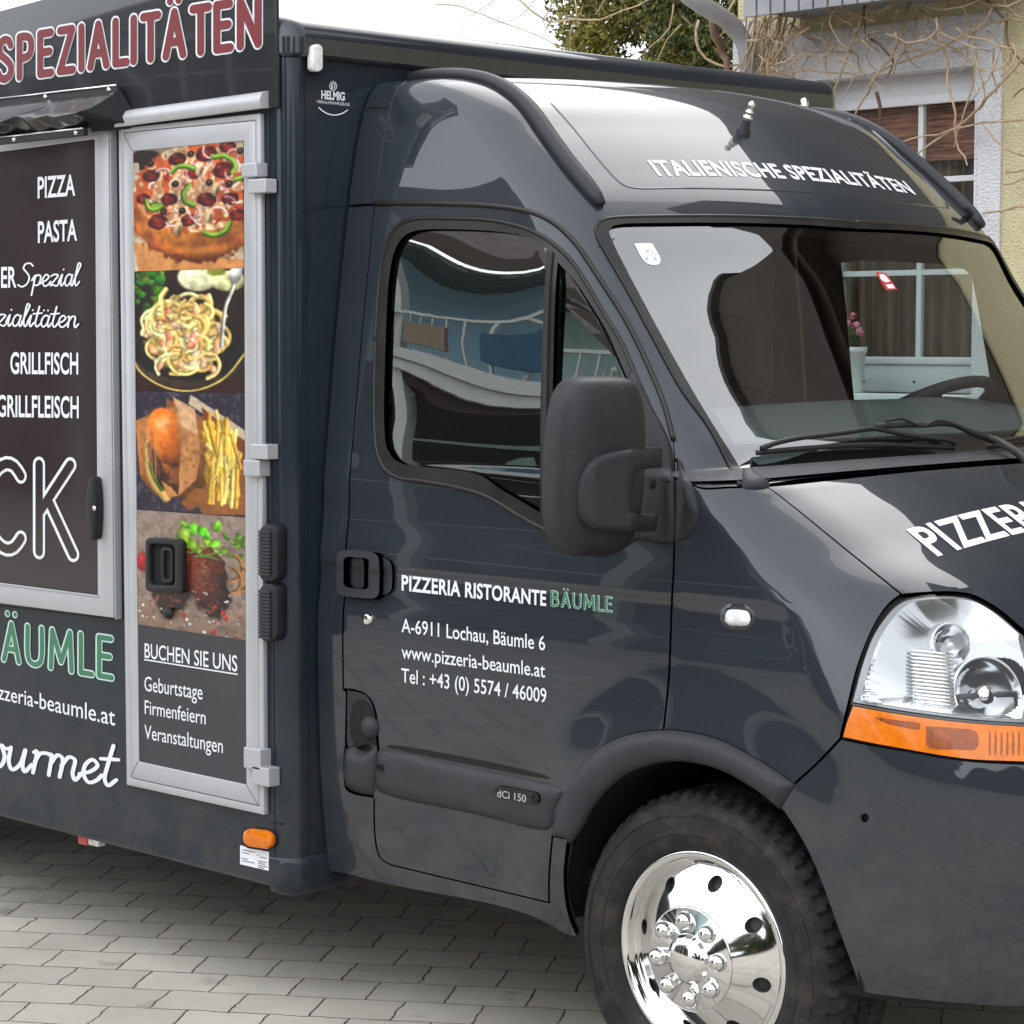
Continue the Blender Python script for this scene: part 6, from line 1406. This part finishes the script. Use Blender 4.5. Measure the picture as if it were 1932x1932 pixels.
for dx in (.1, .42, .74): MB().lathe([(.0001, .003), (.006, .002), (.007, 0)], (x0+.12+dx*.9, HY+.1195, zS+.05), (0, -1, 0), 10).obj('frame_screw', M['gap'], win, smooth=True)
# eaves of the low bay with its boarding, roof above
ev = MB(); nb = 16; xe0, xe1 = onY(1401, 33, 3.78)[0], -2.55
for i in range(nb):
    a, b = xe0+(xe1-xe0)*i/nb, xe0+(xe1-xe0)*(i+1)/nb; ev.box((a+.006, HY-.42, 3.118), (b-.006, HY-.395, ZE+.36))
ev.obj('eaves_board', M['boards'], house)
MB().box((xe0, HY-.39, 3.15), (xe1, HY+.05, 3.17)).obj('eaves_soffit', M['boards'], house)
M['tiles'] = mat('dark_roof_tiles', (.06, .045, .04), .8, var=(6, .3), bump=(20, .6), bump_d=.02)
# weatherboarded upper storey, and an unseen gable added to darken the windscreen reflection
M['wood'] = mat('dark_brown_weatherboard', (.05, .034, .024), .75); nt, bs_, N_, Lk = nodes(M['wood']); tcn = N_('ShaderNodeTexCoord'); mp = N_('ShaderNodeMapping'); mp.inputs['Scale'].default_value = (7, 1, .6); Lk(tcn.outputs['Object'], mp.inputs[0]); n = N_('ShaderNodeTexNoise'); n.inputs['Scale'].default_value = 2.5; n.inputs['Detail'].default_value = 6; Lk(mp.outputs[0], n.inputs[0]); cr = N_('ShaderNodeValToRGB'); cr.color_ramp.elements[0].color = (.022, .015, .011, 1); cr.color_ramp.elements[1].color = (.085, .06, .042, 1); Lk(n.outputs['Fac'], cr.inputs[0]); Lk(cr.outputs[0], bs_.inputs['Base Color'])
prism3([[(xl, ZE+.37), (9.4, ZE+.37), (9.4, 5.6), (xl, 5.6)]], HY-.05, HY-.002, M['wood'], 'upper_boarding', house, bevel=0)
prism3([[(.85, 5.3), (2.65, 5.3), (2.65, 7.5), (1.75, 8.6), (.85, 7.5)]], HY-.62, HY+3, M['wood'], 'added_gable', house, bevel=0)
for (xa, za), (xb, zb) in (((.65, 7.35), (1.75, 8.7)), ((1.75, 8.7), (2.85, 7.35))):
    V = [(xa, HY-.74, za), (xb, HY-.74, zb), (xb, HY-.74, zb+.16), (xa, HY-.74, za+.16), (xa, HY+4, za), (xb, HY+4, zb), (xb, HY+4, zb+.16), (xa, HY+4, za+.16)]
    MB().add(V, [(0, 1, 2, 3), (4, 7, 6, 5), (0, 4, 5, 1), (1, 5, 6, 2), (2, 6, 7, 3), (3, 7, 4, 0)]).obj('added_gable_roof', M['tiles'], house)
ex0, ex1 = xl-.7, 10.2
V = [(ex0, HY-.8, 5.45), (ex1, HY-.8, 5.45), (ex1, HY+5, 8.9), (ex0, HY+5, 8.9), (ex0, HY-.8, 5.65), (ex1, HY-.8, 5.65), (ex1, HY+5, 9.1), (ex0, HY+5, 9.1)]
MB().add(V, [(0, 1, 2, 3), (4, 7, 6, 5), (0, 4, 5, 1), (1, 5, 6, 2), (2, 6, 7, 3), (3, 7, 4, 0)]).obj('roof', M['tiles'], house)
MB().box((xl, HY+.30, 0), (9.4, HY+8, 5.6)).obj('rear_wall', M['ochre'], house)
# gutter swan-neck and downpipe at the corner
M['zinc'] = mat('grey_zinc_pipe', (.30, .30, .31), .5, metal=.3, var=(4, .2))
P = [onY(u, v, y) for u, v, y in ((1268, -48, 3.70), (1300, -8, 3.75), (1345, 22, 3.9), (1385, 50, 4.02), (1407, 85, 4.07), (1412, 130, 4.08), (1413, 200, 4.08))]
P += [np.array((P[-1][0], 4.08, z)) for z in (2.3, 1.2, .1)]
MB().tube(spl(P, .06), .043, 16).obj('downpipe', M['zinc'], house, smooth=True)

# ---- bare creeper over the wall
vine = empty('climbing_creeper', (-3.3, HY, 0), 'leafless tan creeper twigs hanging across the ochre wall', 'creeper')
M['twig'] = mat('tan_creeper_twig', (.40, .29, .185), .8, var=(40, .35)); M['twig_dark'] = mat('brown_creeper_stem', (.16, .09, .06), .85, var=(30, .35))
def px_strand(px, y, r, mb, jit=.012):
    P = [onY(u, v, y+rnd(-.05, .05)) for u, v in px]; q = spl(P, .05); n = len(q)
    q = [p+np.array((rnd(-jit, jit), rnd(-jit, jit), rnd(-jit, jit)))*.5 for p in q]
    if mb is None: mb = MB(); mb.tube(q, [r*(1-.55*k/n) for k in range(n)], 7); return mb.obj('stem', M['twig_dark'], vine, smooth=True)
    r *= 1.25; mb.tube(q, [r*(1-.5*k/n) for k in range(n)], 5)
z3 = lambda pts: [(1288+x/3, y/3) for x, y in pts]
mb = MB(); mbd = None
for px, r in (([(1300, -30), (1270, 90), (1240, 190), (1170, 330), (1090, 440), (1020, 560), (975, 650)], .0075), ([(1035, -20), (1025, 90), (1045, 200), (1110, 250), (1190, 340), (1160, 440)], .008),
              ([(1530, -20), (1475, 110), (1450, 210), (1500, 330), (1500, 460), (1540, 640), (1550, 800), (1615, 930)], .006), ([(1990, 240), (1870, 400), (1720, 560), (1600, 690), (1480, 760), (1350, 850), (1300, 890)], .007),
              ([(1250, -10), (1140, 40), (1020, 110), (940, 260), (890, 430), (835, 580)], .007), ([(570, -20), (545, 130), (500, 260), (450, 390), (400, 430)], .006), ([(700, 150), (590, 230), (520, 330), (440, 420)], .006),
              ([(1990, 130), (1850, 110), (1700, 150), (1480, 260), (1300, 330), (1050, 420), (700, 400), (560, 420)], .006), ([(1700, -20), (1830, 120), (1840, 260), (1910, 330), (1990, 420)], .008),
              ([(1090, 530), (1115, 600), (1125, 700)], .010), ([(1990, 690), (1850, 680), (1690, 690), (1450, 760), (1200, 800), (1140, 800)], .005), ([(1990, 1160), (1850, 1180), (1700, 1210)], .006), ([(1990, 900), (1880, 870), (1760, 780), (1690, 690)], .0045),
              ([(1560, -20), (1620, 120), (1660, 300), (1600, 620), (1530, 830)], .005), ([(1840, 970), (1990, 960)], .005), ([(1810, 1050), (1990, 1000)], .005), ([(300, -10), (250, 60), (240, 170), (330, 230), (480, 130), (600, 60), (800, -20)], .006),
              ([(90, 110), (80, 220), (130, 330), (250, 380), (400, 340), (520, 230)], .006), ([(380, -20), (430, 60), (500, 150), (560, 260), (640, 440)], .004)):
    px_strand(z3(px), 4.06, r, mb if r < .0078 else mbd)
for k in range(75):
    x, y = rnd(250, 1950), rnd(-60, 330); a = rnd(.2, 2.9); L = rnd(160, 520); c = rnd(-.9, .9); pts = []
    for i in range(6): pts.append((x, y)); x += L/5*math.cos(a); y += L/5*math.sin(a)*.8; a += c*.5+rnd(-.35, .35)
    px_strand(z3(pts), rnd(3.9, 4.15), rnd(.0022, .0046), mb)
for k in range(26):
    x, y = rnd(380, 640), rnd(-20, 150); px_strand(z3([(x, y), (x-rnd(10, 60), y+rnd(90, 160)), (x-rnd(20, 120), y+rnd(200, 300)), (x-rnd(60, 180), 440)]), rnd(4.0, 4.12), rnd(.003, .0055), mb)
for px, r in (([(1990, 470), (1900, 520), (1870, 560)], .004), ([(170, 100), (185, 200), (225, 290), (250, 390), (255, 480)], .022), ([(0, 90), (60, 160), (80, 60), (30, -20)], .004)):
    px_strand(z3(px), 4.0, r, mbd)
t2 = lambda pts: [(644+x/3, y/3) for x, y in pts]
for px, r in (([(530, 28), (660, 34), (800, 82), (960, 145), (1100, 195), (1230, 265), (1330, 330)], .0035), ([(880, -10), (780, 60), (700, 110), (670, 190), (655, 215)], .0022), ([(1100, -10), (1040, 70), (980, 110), (860, 130), (740, 140), (680, 170)], .0022), ([(1000, -10), (1080, 60), (1170, 120), (1300, 110), (1470, 110), (1600, 60), (1720, 10), (1800, -30)], .005),
              ([(1200, -10), (1180, 60), (1140, 110), (1160, 160), (1200, 80)], .004), ([(1320, -10), (1330, 80), (1300, 180), (1290, 280)], .003), ([(1440, 80), (1480, 20), (1500, -20)], .003), ([(1880, 20), (1860, 160), (1760, 260), (1670, 340)], .0035), ([(1930, 140), (1840, 230), (1790, 340)], .003)):
    px_strand(t2(px), 3.95, r, mb, .006)
mb.obj('twigs', M['twig'], vine, smooth=True)

# ---- flower pot on the sill
pc = onH(1606, 700, HY-.06); pot = empty('flower_pot', (pc[0], HY-.06, zS), 'white flower pot with pink blossoms on the window sill', 'flower pot')
pz = onH(1606, 655, HY-.06)[1]
MB().lathe([(.0001, 0), (.050, 0), (.053, .006), (.066, pz-zS-.03), (.072, pz-zS-.028), (.074, pz-zS), (.068, pz-zS), (.064, pz-zS-.03), (.0001, pz-zS-.03)], (pc[0], HY-.06, zS+.001), (0, 0, 1), 32).obj('pot', mat('white_glazed_pot', (.66, .66, .66), .35), pot, smooth=True)
mb = MB(); ml2 = MB()
for k in range(46):
    a, r, h = rnd(0, 6.3), rnd(0, .075), rnd(-.01, .09); c = np.array((pc[0]+r*math.cos(a), HY-.06+r*math.sin(a), pz+h)); d = np.array((rnd(-1, 1), rnd(-1, 1), rnd(-.2, 1))); d /= np.linalg.norm(d); e = np.cross(d, (0, 0, 1.)); e /= np.linalg.norm(e)+1e-9; n_ = np.cross(d, e)
    s_ = rnd(.014, .03); ml2.add([c, c+d*s_+e*s_*.5, c+d*s_*2, c+d*s_-e*s_*.5], [(0, 1, 2, 3)])
for fx_, fz in ((-.02, .11), (.03, .10), (.005, .145), (.05, .07), (-.05, .075)):
    c0_ = np.array((pc[0]+fx_+.02, HY-.09, pz+fz))
    for k in range(46):
        d = np.array((rnd(-1, 1), rnd(-1, 1), rnd(-1, 1))); d /= np.linalg.norm(d); e = np.cross(d, (0.3, 0.2, 1.)); e /= np.linalg.norm(e); f_ = np.cross(d, e); c = c0_+d*rnd(.008, .022); s_ = .009
        mb.add([c+e*s_, c+f_*s_, c-e*s_, c-f_*s_], [(0, 1, 2, 3)])
mb.obj('blossom', mat('pink_petals', (.62, .20, .28), .7), pot); ml2.obj('leaves', mat('green_leaves', (.07, .14, .04), .6), pot)

# ---- evergreen beyond the low roof
tree = empty('evergreen_tree', (-8.9, 9.0, 0), 'yellow green evergreen tree standing behind the house corner', 'tree')
mf = mat('evergreen_foliage', (.06, .09, .02), .65); nt, bs_, N_, Lk = nodes(mf); at_ = N_('ShaderNodeVertexColor'); at_.layer_name = 'leaf'; Lk(at_.outputs[0], bs_.inputs['Base Color'])
def crown(name, cen, rad, n, parent, cols, size, mt, holes=.3, seed=1):
    r = np.random.default_rng(seed); V = []; F = []; C = []
    clumps = []
    while len(clumps) < 200:
        q = r.uniform(-1, 1, 3)
        if np.linalg.norm(q*np.array((1, 1, .92))) < 1.0 and r.random() > holes: clumps.append((np.array(cen)+q*np.array(rad), r.uniform(.12, .30)*min(rad), r.random()))
    for k in range(n):
        c, cr_, tone = clumps[r.integers(len(clumps))]; d = r.normal(size=3); d /= np.linalg.norm(d); p = c+d*cr_*r.random()**.4*np.array((1, 1, 1.3))
        a = r.normal(size=3); a[2] += .6; a /= np.linalg.norm(a); e = np.cross(a, r.normal(size=3)); e /= np.linalg.norm(e); s_ = size*r.uniform(.6, 1.5); b = len(V)
        V += [p-a*s_, p+e*s_*.42, p+a*s_*1.1, p-e*s_*.42]; F.append((b, b+1, b+2, b+3)); cc = np.array(cols[0])*(1-tone)+np.array(cols[1])*tone; cc = cc*r.uniform(.7, 1.3); C += [(*cc, 1)]*4
    o = mobj(name, V, F, mt, parent); ca_ = o.data.color_attributes.new('leaf', 'FLOAT_COLOR', 'POINT'); ca_.data.foreach_set('color', np.array(C, np.float32).ravel()); return o
tp = onY(1400, 10, 9.0); 
crown('crown', (tp[0]-.05, 9.0, tp[2]-.1), (1.28, 1.1, 2.1), 150000, tree, ((.022, .045, .012), (.20, .18, .03)), .025, mf, .0, 3)
MB().tube([(tp[0], 9, 0), (tp[0]+.05, 9, 1.5), (tp[0], 9.05, 3.0), (tp[0]+.1, 9, 4.2)], [.16, .14, .10, .04], 10).obj('trunk', M['twig_dark'], tree, smooth=True)

# ---- what stands across the yard behind the photographer and is mirrored in paint and glass
OY = -11.5
opp = empty('apartment_house', (-12, OY, 0), 'pale house with white balcony bands mirrored in the cab window', 'apartment house')
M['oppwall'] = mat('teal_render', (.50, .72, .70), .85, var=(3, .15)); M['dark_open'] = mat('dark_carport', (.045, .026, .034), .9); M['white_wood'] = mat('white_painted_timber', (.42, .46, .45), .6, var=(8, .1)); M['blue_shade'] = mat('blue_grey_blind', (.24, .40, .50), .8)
MB().box((-22, OY-6, 3.4), (-5.0, OY, 5.6)).obj('wall', M['oppwall'], opp); MB().box((-22, OY-6, 0), (-5.0, OY, 3.4)).obj('carport_wall', M['dark_open'], opp)
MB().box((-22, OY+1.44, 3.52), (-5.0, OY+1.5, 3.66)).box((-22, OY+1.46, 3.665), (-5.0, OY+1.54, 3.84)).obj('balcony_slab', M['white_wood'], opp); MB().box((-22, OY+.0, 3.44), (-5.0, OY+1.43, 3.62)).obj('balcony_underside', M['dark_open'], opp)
mb = MB(); mb.box((-22, OY+1.48, 4.46), (-5.0, OY+1.51, 4.49)); k = -22
while k < -5.0: mb.box((k, OY+1.49, 3.84), (k+.016, OY+1.506, 4.46)); k += .17
mb.obj('balcony_rail', M['white_wood'], opp)
for x in (-20, -17.6, -15.2, -12.9, -10.6, -8.3, -5.9): MB().box((x-.1, OY+1.30, 0), (x+.1, OY+1.46, 5.6)).obj('balcony_post', M['white_wood'], opp)
for x in (-21, -18.6, -14.4, -11.9, -7.2): MB().box((x, OY+.002, 3.7), (x+1.5, OY+.05, 5.3)).obj('balcony_door', M['blue_shade'], opp)
mb = MB(); mb.box((-23, OY+.02, 5.30), (-4.2, OY+.8, 5.34)); k = -23
while k < -4.2: mb.box((k, OY+.02, 5.27), (k+.09, OY+.8, 5.30)); k += .13
mb.obj('roof_soffit', mat('grey_soffit_slats', (.20, .22, .22), .7), opp)
MB().add([(-23, OY+.9, 5.35), (-2, OY+.9, 5.35), (-2, OY-4, 8.6), (-23, OY-4, 8.6), (-23, OY+.9, 5.6), (-2, OY+.9, 5.6), (-2, OY-4, 8.85), (-23, OY-4, 8.85)], [(0, 1, 2, 3), (4, 7, 6, 5), (0, 4, 5, 1), (1, 5, 6, 2), (2, 6, 7, 3), (3, 7, 4, 0)]).obj('roof', M['tiles'], opp)
for i, (x, c) in enumerate(((-10.3, (.20, .165, .115)), (-9.4, (.03, .075, .13)))):
    t_ = MB().box((x, OY+1.53, 3.95), (x+.6, OY+1.57, 4.32)).obj('towel', mat('towel_cloth', c, .9)); tag(t_, ('sand coloured towel hung over the balcony rail across the yard', 'blue towel hung over the balcony rail across the yard')[i], 'towel', 'towels on the balcony rail')
MB().box((-13, OY+1.2, 1.9), (-6.0, OY+1.3, 1.98)).obj('carport_beam', M['white_wood'], opp)
# unseen belt of trees, added to give the chrome a dark horizon
r_ = np.random.default_rng(5); V = []; F = []; C = []
for k in range(20000):
    az = R_(r_.uniform(-95, 48)); d_ = r_.uniform(24, 29); h_ = r_.uniform(0, 1)**.8*(3.6+1.6*math.sin(az*9)+1.2*math.sin(az*23)); p_ = np.array((d_*math.cos(az), d_*math.sin(az), h_)); a_ = r_.normal(size=3); a_ /= np.linalg.norm(a_); e_ = np.cross(a_, r_.normal(size=3)); e_ /= np.linalg.norm(e_); s_ = r_.uniform(.2, .5); b_ = len(V)
    V += [p_-a_*s_, p_+e_*s_, p_+a_*s_, p_-e_*s_]; F.append((b_, b_+1, b_+2, b_+3)); tn = r_.random(); C += [(.02+.05*tn, .03+.05*tn, .012+.015*tn, 1)]*4
tl = mobj('added_treeline', V, F, mf); ca_ = tl.data.color_attributes.new('leaf', 'FLOAT_COLOR', 'POINT'); ca_.data.foreach_set('color', np.array(C, np.float32).ravel()); tag(tl, 'unseen belt of dark trees added for reflections in the chrome wheel cover', 'added_treeline', kind='stuff')
# two trees across the yard that show as reflections in the house window
for i, (x, y, h) in enumerate(((9.5, -15, 6.5), (4.0, -19, 7.0))):
    t_ = empty('garden_tree', (x, y, 0), ('tall dark garden tree mirrored at the right of the house window', 'broad garden tree mirrored at the left of the house window')[i], 'tree', 'trees across the yard')
    MB().tube([(x, y, 0), (x+.1, y, h*.35), (x-.1, y, h*.8)], [.28, .22, .06], 10).obj('trunk', M['twig_dark'], t_, smooth=True)
    crown('crown', (x, y, h*.62), (2.6, 2.6, h*.36), 9000, t_, ((.02, .035, .012), (.09, .10, .03)), .13, mf, .45, 11+i)
